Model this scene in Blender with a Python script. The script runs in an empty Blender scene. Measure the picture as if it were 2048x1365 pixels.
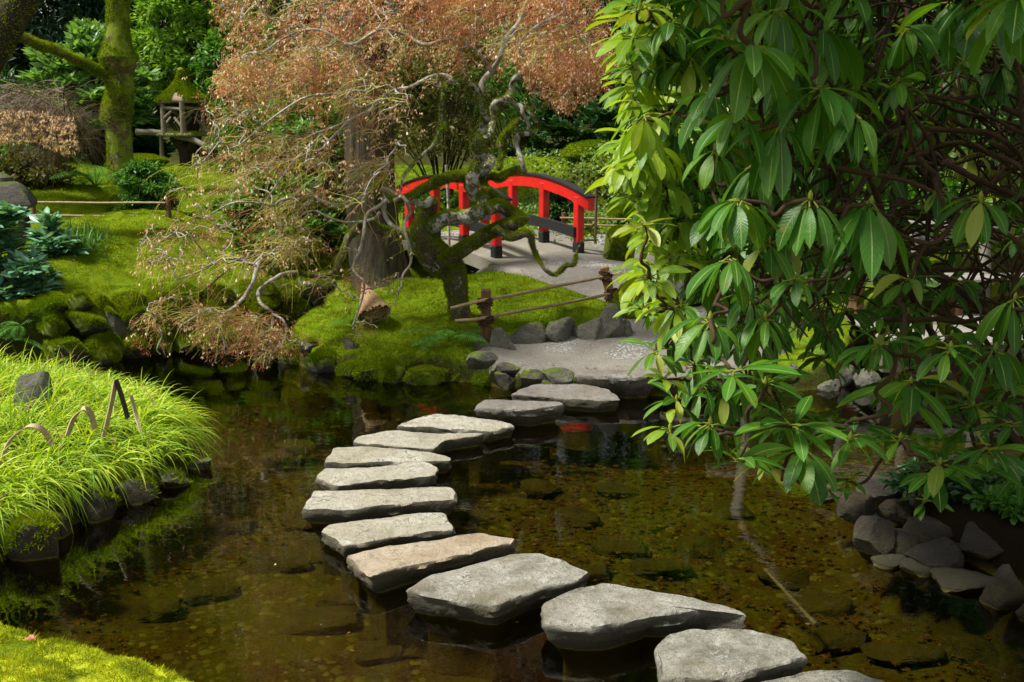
import bpy, bmesh, math, random
import numpy as np
from mathutils import Vector
R = math.radians
rng = np.random.default_rng(7)
random.seed(7)
# ---------------------------------------------------------------- camera
FPX, HORIZ = 2400.0, 200.0
CAMZ = 2.3
PITCH = math.atan((682.5 - HORIZ) / FPX)
SC = bpy.context.scene
cam_d = bpy.data.cameras.new('camera'); cam = bpy.data.objects.new('camera', cam_d)
SC.collection.objects.link(cam); SC.camera = cam
cam.location = (0, 0, CAMZ); cam.rotation_euler = (R(90) - PITCH, 0, 0)
cam_d.sensor_width = 36; cam_d.lens = 36 * FPX / 2048; cam_d.clip_end = 500; cam_d.clip_start = 0.05
cam_d.dof.use_dof = True; cam_d.dof.focus_distance = 5.6; cam_d.dof.aperture_fstop = 11
# ---------------------------------------------------------------- light
SUN = Vector((-0.60, -0.14, 1.0)).normalized()
w = bpy.data.worlds.new("World"); SC.world = w; w.use_nodes = True
nt = w.node_tree; nt.nodes.clear()
sky = nt.nodes.new('ShaderNodeTexSky'); sky.sky_type = 'NISHITA'; sky.sun_disc = False
sky.sun_elevation = math.asin(SUN.z); sky.sun_rotation = math.atan2(SUN.x, SUN.y)
sky.air_density = 1.2; sky.dust_density = 3.5; sky.ozone_density = 0.6
bg = nt.nodes.new('ShaderNodeBackground'); bg.inputs[1].default_value = 0.078
wo = nt.nodes.new('ShaderNodeOutputWorld')
# broken thin cloud over the blue: a noise in the sky's own directions
wtc = nt.nodes.new('ShaderNodeTexCoord'); wn = nt.nodes.new('ShaderNodeTexNoise'); wn.inputs['Scale'].default_value = 2.2; wn.inputs['Detail'].default_value = 6
nt.links.new(wtc.outputs['Generated'], wn.inputs['Vector'])
wr = nt.nodes.new('ShaderNodeMapRange'); wr.inputs[1].default_value = .38; wr.inputs[2].default_value = .6; wr.inputs[3].default_value = .35; wr.inputs[4].default_value = .95; nt.links.new(wn.outputs[0], wr.inputs[0])
wx_ = nt.nodes.new('ShaderNodeMix'); wx_.data_type = 'RGBA'; nt.links.new(wr.outputs[0], wx_.inputs[0]); nt.links.new(sky.outputs[0], wx_.inputs[6]); wx_.inputs[7].default_value = (7.2, 7.0, 6.5, 1)
nt.links.new(wx_.outputs[2], bg.inputs[0]); nt.links.new(bg.outputs[0], wo.inputs[0])
sd = bpy.data.lights.new('sun', 'SUN'); sd.energy = 4.9; sd.angle = R(8); sd.color = (1, .955, .87)
so = bpy.data.objects.new('sun', sd); SC.collection.objects.link(so)
so.rotation_euler = SUN.to_track_quat('Z', 'Y').to_euler()
SC.view_settings.view_transform = 'Standard'; SC.view_settings.look = 'None'
SC.view_settings.exposure = 0.66; SC.view_settings.gamma = 1
SC.cycles.max_bounces = 7; SC.cycles.diffuse_bounces = 2; SC.cycles.glossy_bounces = 3
SC.cycles.transparent_max_bounces = 10; SC.cycles.caustics_reflective = False; SC.cycles.caustics_refractive = False
# ---------------------------------------------------------------- pixel (2048 x 1365) -> design coordinates
cs, sn = math.cos(PITCH), math.sin(PITCH)
def ray(px, py):
    u = (np.asarray(px, float) - 1024) / FPX; v = (682.5 - np.asarray(py, float)) / FPX
    return np.stack([u + 0 * v, cs + v * sn, -sn + v * cs], -1)
def at(px, py, Y):
    d = ray(px, py); return d * (np.asarray(Y, float) / d[..., 1])[..., None] + np.array([0, 0, CAMZ])
def on(px, py, z=0.0):
    d = ray(px, py); return d * ((np.asarray(z, float) - CAMZ) / d[..., 2])[..., None] + np.array([0, 0, CAMZ])
def mpp(Y): return Y / FPX
# ---------------------------------------------------------------- noise
def _h(ix, iy, iz, s):
    n = (ix * 374761393 + iy * 668265263 + iz * 2147483647 + s * 1274126177) & 0xffffffff
    n = ((n ^ (n >> 13)) * 1274126177) & 0xffffffff
    n = (n ^ (n >> 16)) & 0xffffffff
    return n / 4294967295.0
def noise(P, f=1.0, s=0):
    P = np.asarray(P, float) * f + 1000.37
    i = np.floor(P).astype(np.int64); t = P - i; t = t * t * (3 - 2 * t)
    x, y, z = i[..., 0], i[..., 1], i[..., 2]; r = 0
    for a in (0, 1):
        for b in (0, 1):
            for c in (0, 1):
                wgt = (t[..., 0] if a else 1 - t[..., 0]) * (t[..., 1] if b else 1 - t[..., 1]) * (t[..., 2] if c else 1 - t[..., 2])
                r = r + wgt * _h(x + a, y + b, z + c, s)
    return r * 2 - 1
def fbm(P, f, o=3, s=0):
    r = 0; a = 1.0
    for k in range(o):
        r = r + a * noise(P, f * 2 ** k, s + k); a *= .5
    return r
def noise2(x, y, f, o=3, s=0): return fbm(np.stack([x, y, np.zeros_like(x)], -1), f, o, s)
def nrm(v): return v / np.maximum(np.linalg.norm(v, axis=-1, keepdims=True), 1e-9)
# ---------------------------------------------------------------- mesh helpers
COL = SC.collection
class MB:
    def __init__(s): s.v = []; s.f = {3: [], 4: []}; s.n = 0; s.uv = {3: [], 4: []}; s.has_uv = False
    def add(s, v, f, uv=None):
        v = np.asarray(v, float).reshape(-1, 3); f = np.asarray(f, np.int64)
        if len(f) == 0: return
        k = f.shape[1]; s.v.append(v); s.f[k].append(f + s.n); s.n += len(v)
        if uv is None: s.uv[k].append(np.zeros((len(f) * k, 2)))
        else: s.has_uv = True; s.uv[k].append(np.asarray(uv, float)[f.reshape(-1)])
    def arrays(s):
        v = np.concatenate(s.v) if s.v else np.zeros((0, 3))
        return v, [np.concatenate(s.f[k]) if s.f[k] else np.zeros((0, k), np.int64) for k in (3, 4)]
    def build(s, name, mat, parent=None, smooth=True, sharp=None):
        v, (t, q) = s.arrays()
        me = bpy.data.meshes.new(name)
        me.vertices.add(len(v)); me.loops.add(t.size + q.size); me.polygons.add(len(t) + len(q))
        org = np.array(parent_origin(parent)) if parent is not None else np.zeros(3)
        me.vertices.foreach_set('co', (v - org).astype(np.float32).ravel())
        me.loops.foreach_set('vertex_index', np.concatenate([t.ravel(), q.ravel()]).astype(np.int32))
        ls = np.concatenate([np.arange(len(t)) * 3, t.size + np.arange(len(q)) * 4]).astype(np.int32)
        me.polygons.foreach_set('loop_start', ls)
        me.polygons.foreach_set('use_smooth', np.full(len(ls), smooth))
        if s.has_uv:
            u = me.uv_layers.new(name='UVMap'); uv = np.concatenate([np.concatenate(s.uv[k]) for k in (3, 4) if s.uv[k]])
            u.data.foreach_set('uv', uv.astype(np.float32).ravel())
        me.update(calc_edges=True)
        if smooth and sharp: me.set_sharp_from_angle(angle=R(sharp))
        me.materials.append(mat)
        o = bpy.data.objects.new(name, me); COL.objects.link(o)
        if parent is not None: o.parent = parent
        return o
ORG = {}
def parent_origin(p):
    o = Vector((0, 0, 0))
    while p is not None: o += p.location; p = p.parent
    return o
def tag(o, label=None, cat=None, group=None, kind=None):
    if label: o['label'] = label
    if cat: o['category'] = cat
    if group: o['group'] = group
    if kind: o['kind'] = kind
    return o
def thing(name, loc, label, cat, group=None):
    o = bpy.data.objects.new(name, None); COL.objects.link(o); o.location = [float(c) for c in loc]
    o.empty_display_size = .1
    return tag(o, label, cat, group)
def smoothpath(P, n=6):
    P = np.asarray(P, float)
    if len(P) < 3: return P
    Q = np.vstack([2 * P[0] - P[1], P, 2 * P[-1] - P[-2]]); out = []
    for i in range(1, len(Q) - 2):
        t = np.linspace(0, 1, n, endpoint=False)[:, None]
        a, b, c, d = Q[i - 1], Q[i], Q[i + 1], Q[i + 2]
        out.append(.5 * (2 * b + (c - a) * t + (2 * a - 5 * b + 4 * c - d) * t ** 2 + (3 * b - 3 * c + d - a) * t ** 3))
    return np.vstack(out + [P[-1:]])
def tube(mb, P, r, sides=8, cap=True, rough=0.0, seed=0):
    P = np.asarray(P, float); n = len(P); r = np.broadcast_to(np.asarray(r, float), (n,))
    T = nrm(np.gradient(P, axis=0)); N = np.zeros_like(T)
    a = np.array([0, 0, 1.0]) if abs(T[0, 2]) < .9 else np.array([1.0, 0, 0])
    N[0] = nrm(np.cross(T[0], a))
    for i in range(1, n): N[i] = nrm(N[i - 1] - T[i] * np.dot(N[i - 1], T[i]))
    B = np.cross(T, N); th = np.arange(sides) * 2 * math.pi / sides
    D = N[:, None] * np.cos(th)[None, :, None] + B[:, None] * np.sin(th)[None, :, None]
    rr = r[:, None] * np.ones(sides)
    V = P[:, None] + D * rr[..., None]
    if rough: V = P[:, None] + D * (rr * (1 + rough * fbm(V, 0.35 / max(r.mean(), .004), 2, seed)))[..., None]
    i = np.arange(n - 1)[:, None] * sides; j = np.arange(sides)[None]; k = (j + 1) % sides
    F = np.stack([i + j, i + k, i + sides + k, i + sides + j], -1).reshape(-1, 4)
    V = V.reshape(-1, 3)
    mb.add(V, F)
    if cap:
        for e, base in ((0, 0), (n - 1, (n - 1) * sides)):
            c = np.vstack([V[base:base + sides], P[e]])
            f = np.array([[sides, (q + 1) % sides, q] if e == 0 else [sides, q, (q + 1) % sides] for q in range(sides)])
            mb.add(c, f)
def thin_tubes(mb, P, r, sides=3):
    """many equal-length polylines at once. P (N,K,3), r (N,K)"""
    N, K, _ = P.shape
    T = nrm(np.gradient(P, axis=1)); A = np.array([.31, .53, .79])
    U = nrm(np.cross(T, A)); W = np.cross(T, U); th = np.arange(sides) * 2 * math.pi / sides
    V = P[:, :, None] + (U[:, :, None] * np.cos(th)[:, None] + W[:, :, None] * np.sin(th)[:, None]) * r[:, :, None, None]
    b = (np.arange(N)[:, None, None] * K + np.arange(K - 1)[None, :, None]) * sides; j = np.arange(sides)[None, None]; k = (j + 1) % sides
    F = np.stack([b + j, b + k, b + sides + k, b + sides + j], -1).reshape(-1, 4)
    mb.add(V.reshape(-1, 3), F)
def box(mb, c, s, M=None):
    v = np.array([[x, y, z] for x in (-.5, .5) for y in (-.5, .5) for z in (-.5, .5)]) * np.array(s)
    if M is not None: v = v @ np.array(M).T
    v = v + np.array(c)
    mb.add(v, [[0, 1, 3, 2], [4, 6, 7, 5], [0, 4, 5, 1], [2, 3, 7, 6], [0, 2, 6, 4], [1, 5, 7, 3]])
def bevbox(mb, c, s, M=None, b=.006):
    """box with chamfered edges"""
    bm = bmesh.new(); bmesh.ops.create_cube(bm, size=1)
    bmesh.ops.scale(bm, vec=s, verts=bm.verts)
    bmesh.ops.bevel(bm, geom=list(bm.edges), offset=b, segments=1, affect='EDGES')
    bmesh.ops.triangulate(bm, faces=bm.faces)
    v = np.array([x.co[:] for x in bm.verts]); bm.verts.index_update(); f = [[q.index for q in x.verts] for x in bm.faces]; bm.free()
    if M is not None: v = v @ np.array(M).T
    mb.add(v + np.array(c), f)
def leaves(mb, B, D, L, W, droop=.6, roll=0.0, segs=4, fold=.25, peak=.55, wavy=0.0, stalk=.0):
    """folded curved leaves with uv. B,D (N,3)"""
    N = len(B); L = np.broadcast_to(L, (N,)); W = np.broadcast_to(W, (N,)); droop = np.broadcast_to(droop, (N,)); roll = np.broadcast_to(roll, (N,))
    D = nrm(np.asarray(D, float)); up = np.array([0, 0, 1.0]); S = np.cross(D, up); bad = np.linalg.norm(S, axis=1) < .05
    S[bad] = [1, 0, 0]; S = nrm(S); NN = np.cross(S, D)
    c, s_ = np.cos(roll)[:, None], np.sin(roll)[:, None]
    S, NN = S * c + NN * s_, NN * c - S * s_
    P = np.asarray(B, float).copy(); d = D.copy(); rows = []; uvs = []
    for k in range(segs + 1):
        t = k / segs
        tt = max(0, (t - stalk) / (1 - stalk))
        wd = (math.sin(math.pi * min(1, tt ** (math.log(.5) / math.log(peak)))) ** .75 if 0 < tt < 1 else (0.03 if tt == 0 else 0.0)) + (.02)
        side = S * (W * .5 * wd)[:, None]; lift = np.cross(S, d) * (W * .5 * wd * fold)[:, None]
        if wavy: lift = lift + np.cross(S, d) * (W * wavy * wd * np.sin(t * 9 + roll * 7))[:, None]
        rows += [P - side + lift, P, P + side + lift]
        uvs += [[0, t], [.5, t], [1, t]]
        d = nrm(d + np.array([0, 0, -1.0]) * (droop / segs)[:, None]); P = P + d * (L / segs)[:, None]
    V = np.stack(rows, 1); K = 3 * (segs + 1)
    f = []
    for k in range(segs):
        a = 3 * k; f += [[a, a + 1, a + 4, a + 3], [a + 1, a + 2, a + 5, a + 4]]
    F = (np.arange(N)[:, None, None] * K + np.array(f)[None]).reshape(-1, 4)
    mb.add(V.reshape(-1, 3), F, np.tile(np.array(uvs), (N, 1)))
def flakes(mb, B, D, L, W, up=None, bend=.15):
    """small two-triangle leaves"""
    N = len(B); L = np.broadcast_to(L, (N,))[:, None]; W = np.broadcast_to(W, (N,))[:, None]
    D = nrm(D); S = nrm(np.cross(D, rng.normal(size=(N, 3)) * .45 + np.array([0, 0, 1.0]) if up is None else up)); n = np.cross(S, D)
    V = np.stack([B, B + D * L * .5 + S * W * .5 + n * W * bend, B + D * L, B + D * L * .5 - S * W * .5 + n * W * bend], 1).reshape(-1, 3)
    i = np.arange(N)[:, None] * 4
    mb.add(V, np.vstack([i + [0, 1, 2], i + [0, 2, 3]]))
def surf_sample(V, T, n, maskf=None, seed=1):
    r = np.random.default_rng(seed)
    a, b, c = V[T[:, 0]], V[T[:, 1]], V[T[:, 2]]; cr = np.cross(b - a, c - a); ar = np.linalg.norm(cr, axis=1) * .5
    N = nrm(cr); wt = ar.copy()
    if maskf is not None: wt = wt * maskf((a + b + c) / 3, N)
    if wt.sum() <= 0: return np.zeros((0, 3)), np.zeros((0, 3))
    i = r.choice(len(T), n, p=wt / wt.sum()); u = r.random((n, 2)); f = u.sum(1) > 1; u[f] = 1 - u[f]
    return a[i] + (b - a)[i] * u[:, :1] + (c - a)[i] * u[:, 1:], N[i]
def tris_of(mb):
    v, (t, q) = mb.arrays()
    return v, np.vstack([t, q[:, [0, 1, 2]], q[:, [0, 2, 3]]])
def fuzz(src, n, L, W, maskf=None, seed=1, tilt=.6, out=None, var=None):
    """short moss shoots standing on a surface"""
    v, t = tris_of(src) if isinstance(src, MB) else src
    P, N = surf_sample(v, t, n, maskf, seed)
    r = np.random.default_rng(seed + 9); m = out or MB(); n = len(P)
    if not n: return m
    D = nrm(N + r.normal(size=(n, 3)) * tilt + np.array([0, 0, .25])); S = nrm(np.cross(D, r.normal(size=(n, 3))))
    l = (L * r.uniform(.5, 1.3, n) * (np.clip(1 + .9 * fbm(P, var, 2, seed), .3, 2.2) if var else 1))[:, None]; ww = (W * r.uniform(.6, 1.3, n))[:, None] * .5
    V = np.stack([P - S * ww - N * L * .2, P + S * ww - N * L * .2, P + D * l], 1).reshape(-1, 3)
    m.add(V, (np.arange(n)[:, None] * 3 + [0, 1, 2])); return m
def in_poly(x, y, poly):
    poly = np.asarray(poly); r = np.zeros(np.shape(x), bool); j = len(poly) - 1
    for i in range(len(poly)):
        xi, yi = poly[i]; xj, yj = poly[j]
        if yi != yj: r ^= ((yi > y) != (yj > y)) & (x < (xj - xi) * (y - yi) / (yj - yi) + xi)
        j = i
    return r
def sdist(x, y, poly):
    """signed distance, positive inside"""
    poly = np.asarray(poly); d = np.full(np.shape(x), 1e9)
    for i in range(len(poly)):
        a = poly[i - 1]; b = poly[i]; e = b - a; L2 = e @ e + 1e-12
        t = np.clip(((x - a[0]) * e[0] + (y - a[1]) * e[1]) / L2, 0, 1)
        d = np.minimum(d, np.hypot(x - a[0] - t * e[0], y - a[1] - t * e[1]))
    return np.where(in_poly(x, y, poly), d, -d)
def sample_poly(poly, n, r=None):
    r = r or rng; poly = np.asarray(poly, float); lo, hi = poly.min(0), poly.max(0); out = np.zeros((0, 2))
    while len(out) < n:
        p = r.uniform(lo, hi, (n * 3, 2)); out = np.vstack([out, p[in_poly(p[:, 0], p[:, 1], poly)]])
    return out[:n]
# ---------------------------------------------------------------- materials
def newmat(name):
    m = bpy.data.materials.new(name); m.use_nodes = True; m.node_tree.nodes.clear(); return m, m.node_tree
def N_(nt, t, **k):
    n = nt.nodes.new('ShaderNode' + t)
    for a, b in k.items():
        if a.startswith('i_'): n.inputs[int(a[2:]) if a[2:].isdigit() else a[2:].replace('_', ' ')].default_value = b
        else: setattr(n, a, b)
    return n
def ramp(nt, stops, fac=None, interp='LINEAR'):
    n = nt.nodes.new('ShaderNodeValToRGB'); e = n.color_ramp; e.interpolation = interp
    while len(e.elements) < len(stops): e.elements.new(.5)
    for el, (p, c) in zip(e.elements, stops): el.position = p; el.color = (*c, 1) if len(c) == 3 else c
    if fac is not None: nt.links.new(fac, n.inputs[0])
    return n
def mixc(nt, fac, a, b, mode='MIX'):
    n = nt.nodes.new('ShaderNodeMix'); n.data_type = 'RGBA'; n.blend_type = mode
    for s_, v in ((0, fac), (6, a), (7, b)):
        if hasattr(v, 'is_linked'): nt.links.new(v, n.inputs[s_])
        else: n.inputs[s_].default_value = v if s_ == 0 else (*v, 1)
    return n.outputs[2]
def mth(nt, op, a, b=0.0, clamp=False):
    n = nt.nodes.new('ShaderNodeMath'); n.operation = op; n.use_clamp = clamp
    for k, v in ((0, a), (1, b)):
        if hasattr(v, 'is_linked'): nt.links.new(v, n.inputs[k])
        else: n.inputs[k].default_value = v
    return n.outputs[0]
def mapr(nt, v, a, b, c=0.0, d=1.0):
    n = nt.nodes.new('ShaderNodeMapRange'); nt.links.new(v, n.inputs[0])
    for k, x in zip((1, 2, 3, 4), (a, b, c, d)): n.inputs[k].default_value = x
    return n.outputs[0]
def pos(nt, scale=None):
    g = nt.nodes.new('ShaderNodeNewGeometry')
    return g
def ntex(nt, vec, scale, detail=4, rough=.6, dist=0.0):
    n = nt.nodes.new('ShaderNodeTexNoise'); n.inputs['Scale'].default_value = scale; n.inputs['Detail'].default_value = detail
    n.inputs['Roughness'].default_value = rough; n.inputs['Distortion'].default_value = dist
    if vec is not None: nt.links.new(vec, n.inputs['Vector'])
    return n.outputs[0]
def bump(nt, h, strength=.5, dist=.01, prev=None):
    b = nt.nodes.new('ShaderNodeBump'); b.inputs['Strength'].default_value = strength; b.inputs['Distance'].default_value = dist
    nt.links.new(h, b.inputs['Height'])
    if prev is not None: nt.links.new(prev, b.inputs['Normal'])
    return b.outputs[0]
def finish(nt, col, rough=.7, normal=None, spec=.5, transl=0.0, tcol=None, coat=0.0):
    p = nt.nodes.new('ShaderNodeBsdfPrincipled'); o = nt.nodes.new('ShaderNodeOutputMaterial')
    if hasattr(col, 'is_linked'): nt.links.new(col, p.inputs['Base Color'])
    else: p.inputs['Base Color'].default_value = (*col, 1)
    if hasattr(rough, 'is_linked'): nt.links.new(rough, p.inputs['Roughness'])
    else: p.inputs['Roughness'].default_value = rough
    p.inputs['Specular IOR Level'].default_value = spec
    if coat: p.inputs['Coat Weight'].default_value = coat
    if normal is not None: nt.links.new(normal, p.inputs['Normal'])
    if transl:
        t = nt.nodes.new('ShaderNodeBsdfTranslucent'); m = nt.nodes.new('ShaderNodeMixShader'); m.inputs[0].default_value = transl
        if tcol is None: nt.links.new(col, t.inputs[0])
        elif hasattr(tcol, 'is_linked'): nt.links.new(tcol, t.inputs[0])
        else: t.inputs[0].default_value = (*tcol, 1)
        nt.links.new(p.outputs[0], m.inputs[1]); nt.links.new(t.outputs[0], m.inputs[2]); nt.links.new(m.outputs[0], o.inputs[0])
    else: nt.links.new(p.outputs[0], o.inputs[0])
    return p
def leafmat(name, cols, rough=.45, transl=.35, spec=.5, gain=1.5, veins=False, patch=None):
    m, nt = newmat(name); g = pos(nt)
    k = len(cols); rp = ramp(nt, [(i / max(1, k - 1), c) for i, c in enumerate(cols)], g.outputs['Random Per Island'])
    col = rp.outputs[0]
    if patch:  # slow change of hue between clumps
        nz = ntex(nt, g.outputs['Position'], patch[0], 2); col = mixc(nt, mapr(nt, nz, .4, .62), col, patch[1])
    nrmo = None
    if veins:
        uv = nt.nodes.new('ShaderNodeUVMap'); sp = nt.nodes.new('ShaderNodeSeparateXYZ'); nt.links.new(uv.outputs[0], sp.inputs[0])
        d = mth(nt, 'ABSOLUTE', mth(nt, 'SUBTRACT', sp.outputs[0], .5))
        mid = mapr(nt, d, .012, .04, 1, 0)
        vv = mth(nt, 'SINE', mth(nt, 'MULTIPLY', mth(nt, 'SUBTRACT', sp.outputs[1], mth(nt, 'MULTIPLY', d, .35)), 85))
        vn = mapr(nt, vv, .8, 1.0, 0, .12)
        col = mixc(nt, mth(nt, 'MULTIPLY', mid, .75), col, (.34, .45, .12)); col = mixc(nt, vn, col, (.16, .28, .06))
        bl = ntex(nt, g.outputs['Position'], 24, 4); col = mixc(nt, mapr(nt, bl, .62, .7, 0, .55), col, (.17, .17, .03)); b2 = ntex(nt, g.outputs['Position'], 45, 4); col = mixc(nt, mapr(nt, b2, .68, .71, 0, .8), col, (.09, .05, .02))
        h = mth(nt, 'ADD', mth(nt, 'MULTIPLY', vv, -.10), mth(nt, 'MULTIPLY', mid, -1.0))
        h = mth(nt, 'ADD', h, mth(nt, 'MULTIPLY', ntex(nt, g.outputs['Position'], 60, 2), 1.2))
        nrmo = bump(nt, h, .35, .004)
    tc = mixc(nt, 1.0, col, (gain, gain * .98, gain * .3), 'MULTIPLY')
    finish(nt, col, rough, nrmo, spec, transl, tc)
    return m
def mossmat(name, a, b, c, brown=(.16, .08, .02), scale=1.0, bumpd=.02):
    m, nt = newmat(name); g = pos(nt); P = g.outputs['Position']
    n1 = ntex(nt, P, 1.7 * scale, 4); n2 = ntex(nt, P, 9 * scale, 5, .7); n3 = ntex(nt, P, 60 * scale, 4, .75)
    col = ramp(nt, [(.3, a), (.5, b), (.7, c)], n2).outputs[0]
    col = mixc(nt, mapr(nt, n1, .52, .68, 0, .5), col, a)
    col = mixc(nt, mapr(nt, ntex(nt, P, 4.3 * scale, 5, .7), .6, .7, 0, .65), col, brown)
    col = mixc(nt, mapr(nt, n3, .35, .7, .55, 0), col, tuple(x * .35 for x in a))
    h = mth(nt, 'ADD', mth(nt, 'MULTIPLY', n3, .6), n2)
    finish(nt, col, .95, bump(nt, h, .8, bumpd), .05)
    return m
def rockmat(name, a, b, moss=0.0, mosscol=(.1, .14, .012), wet=False, lichen=.3, scale=1.0, speck=.5):
    m, nt = newmat(name); g = pos(nt); P = g.outputs['Position']
    n1 = ntex(nt, P, 3 * scale, 6, .65, .4); n2 = ntex(nt, P, 22 * scale, 6, .7); n3 = ntex(nt, P, 160 * scale, 3, .7)
    col = mixc(nt, mapr(nt, n1, .35, .65), a, b)
    col = mixc(nt, mapr(nt, n2, .52, .7, 0, .6), col, tuple(x * .4 for x in a))
    col = mixc(nt, mapr(nt, n3, .5, .68, 0, speck), col, tuple(x * .35 for x in a))
    if lichen: col = mixc(nt, mapr(nt, ntex(nt, P, 7 * scale, 7, .75, .8), .60, .66, 0, lichen), col, tuple(min(.6, x * 2.0 + .04) for x in b))
    sp = nt.nodes.new('ShaderNodeSeparateXYZ'); nt.links.new(P, sp.inputs[0])
    spk = mth(nt, 'MULTIPLY', mapr(nt, ntex(nt, P, 48 * scale, 5, .8), .55, .62), mapr(nt, n1, .4, .6, .3, 1)); col = mixc(nt, mth(nt, 'MULTIPLY', spk, speck * .8), col, tuple(x * .3 for x in a))
    cr = nt.nodes.new('ShaderNodeTexVoronoi'); cr.feature = 'DISTANCE_TO_EDGE'; cr.inputs['Scale'].default_value = 1.7 * scale
    wv = nt.nodes.new('ShaderNodeVectorMath'); wv.operation = 'ADD'; nt.links.new(P, wv.inputs[0]); wn_ = nt.nodes.new('ShaderNodeTexNoise'); wn_.inputs['Scale'].default_value = 5; wn_.inputs['Detail'].default_value = 5; nt.links.new(P, wn_.inputs['Vector']); nt.links.new(wn_.outputs['Color'], wv.inputs[1]); nt.links.new(wv.outputs[0], cr.inputs['Vector'])
    crk = mth(nt, 'MULTIPLY', mapr(nt, cr.outputs[0], .003, .012, 1, 0), mapr(nt, n1, .52, .6)); col = mixc(nt, mth(nt, 'MULTIPLY', crk, .75), col, tuple(x * .2 for x in a))
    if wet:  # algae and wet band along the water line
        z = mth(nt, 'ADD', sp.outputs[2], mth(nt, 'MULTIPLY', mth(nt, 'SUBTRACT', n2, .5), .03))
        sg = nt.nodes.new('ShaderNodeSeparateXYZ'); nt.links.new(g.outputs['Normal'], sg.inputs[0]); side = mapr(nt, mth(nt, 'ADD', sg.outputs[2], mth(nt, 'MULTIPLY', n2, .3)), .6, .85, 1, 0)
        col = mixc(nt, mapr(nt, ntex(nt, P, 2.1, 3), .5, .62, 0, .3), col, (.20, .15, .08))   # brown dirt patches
        col = mixc(nt, mth(nt, 'MULTIPLY', side, mapr(nt, z, .085, .12, .85, .25)), col, (.05, .042, .02))   # darker on the steep sides
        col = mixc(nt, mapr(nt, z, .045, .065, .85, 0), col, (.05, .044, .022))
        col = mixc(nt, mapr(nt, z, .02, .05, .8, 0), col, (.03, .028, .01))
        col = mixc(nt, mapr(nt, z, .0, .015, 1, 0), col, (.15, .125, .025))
    if moss:
        sn_ = nt.nodes.new('ShaderNodeSeparateXYZ'); nt.links.new(g.outputs['Normal'], sn_.inputs[0])
        f = mth(nt, 'ADD', mth(nt, 'MULTIPLY', sn_.outputs[2], .35), ntex(nt, P, 6, 5, .7))
        mc = mixc(nt, ntex(nt, P, 25, 3), mosscol, tuple(x * .5 for x in mosscol))
        col = mixc(nt, mapr(nt, f, .82 - moss * .45, .88 - moss * .4), col, mc)
    h = mth(nt, 'ADD', mth(nt, 'ADD', mth(nt, 'MULTIPLY', n1, 1.5), n2), mth(nt, 'MULTIPLY', n3, .35)); h = mth(nt, 'SUBTRACT', h, mth(nt, 'MULTIPLY', crk, .5))
    finish(nt, col, .78, bump(nt, h, 1.0, .025), .4)
    return m
def barkmat(name, a, b, moss=0.0, mosscol=(.18, .25, .006), lichen=0.0, stretch=(1, 1, .2), scale=14, shag=.02):
    m, nt = newmat(name); g = pos(nt); P = g.outputs['Position']
    mp = nt.nodes.new('ShaderNodeMapping'); mp.inputs['Scale'].default_value = stretch; nt.links.new(P, mp.inputs[0])
    n1 = ntex(nt, mp.outputs[0], scale, 6, .7, .3); n2 = ntex(nt, P, 9, 5, .7)
    col = mixc(nt, mapr(nt, n1, .35, .65), a, b)
    if lichen: col = mixc(nt, mapr(nt, ntex(nt, P, 16, 5, .7, .5), .6 - lichen * .15, .66 - lichen * .12), col, (.42, .43, .38))
    if moss:
        s_ = nt.nodes.new('ShaderNodeSeparateXYZ'); nt.links.new(g.outputs['Normal'], s_.inputs[0])
        f = mth(nt, 'ADD', mth(nt, 'MULTIPLY', s_.outputs[2], .22), n2)
        mc = mixc(nt, ntex(nt, P, 40, 3), mosscol, tuple(x * .45 for x in mosscol))
        col = mixc(nt, mapr(nt, f, .78 - moss * .4, .88 - moss * .4), col, mc)
    finish(nt, col, .9, bump(nt, n1, 1.0, shag), .25)
    return m
def plain(name, c, rough=.5, var=.25, scale=8, spec=.5, stretch=(1, 1, 1), bumpd=.003, coat=0, dirt=None):
    m, nt = newmat(name); g = pos(nt); tc = nt.nodes.new('ShaderNodeTexCoord')
    mp = nt.nodes.new('ShaderNodeMapping'); mp.inputs['Scale'].default_value = stretch; nt.links.new(tc.outputs['Object'], mp.inputs[0])
    n1 = ntex(nt, mp.outputs[0], scale, 6, .7); col = mixc(nt, mapr(nt, n1, .3, .7), tuple(x * (1 - var) for x in c), tuple(min(1, x * (1 + var)) for x in c))
    if dirt: col = mixc(nt, mapr(nt, ntex(nt, g.outputs['Position'], 11, 5, .7), .56, .7, 0, .6), col, dirt)
    finish(nt, col, rough, bump(nt, n1, .6, bumpd), spec, coat=coat)
    return m
M = {}
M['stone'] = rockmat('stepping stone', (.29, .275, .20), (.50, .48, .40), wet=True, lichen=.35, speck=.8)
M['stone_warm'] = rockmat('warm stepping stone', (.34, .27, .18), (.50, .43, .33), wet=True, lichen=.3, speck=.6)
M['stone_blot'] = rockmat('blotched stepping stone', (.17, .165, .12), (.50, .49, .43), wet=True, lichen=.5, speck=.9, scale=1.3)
M['rock'] = rockmat('grey rock', (.065, .066, .05), (.20, .195, .15), moss=.15, lichen=.25)
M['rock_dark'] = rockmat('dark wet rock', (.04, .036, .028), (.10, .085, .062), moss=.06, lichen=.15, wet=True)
M['rock_moss'] = rockmat('mossy rock', (.03, .03, .025), (.08, .08, .07), moss=.95, mosscol=(.18, .25, .006), lichen=.1)
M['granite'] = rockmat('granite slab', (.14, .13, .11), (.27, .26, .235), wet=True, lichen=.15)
M['rock_bed'] = rockmat('algae covered stone', (.07, .06, .012), (.15, .125, .025), lichen=.0, scale=1.5)
M['moss'] = mossmat('moss', (.08, .14, .004), (.15, .225, .006), (.22, .27, .010))
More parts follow.
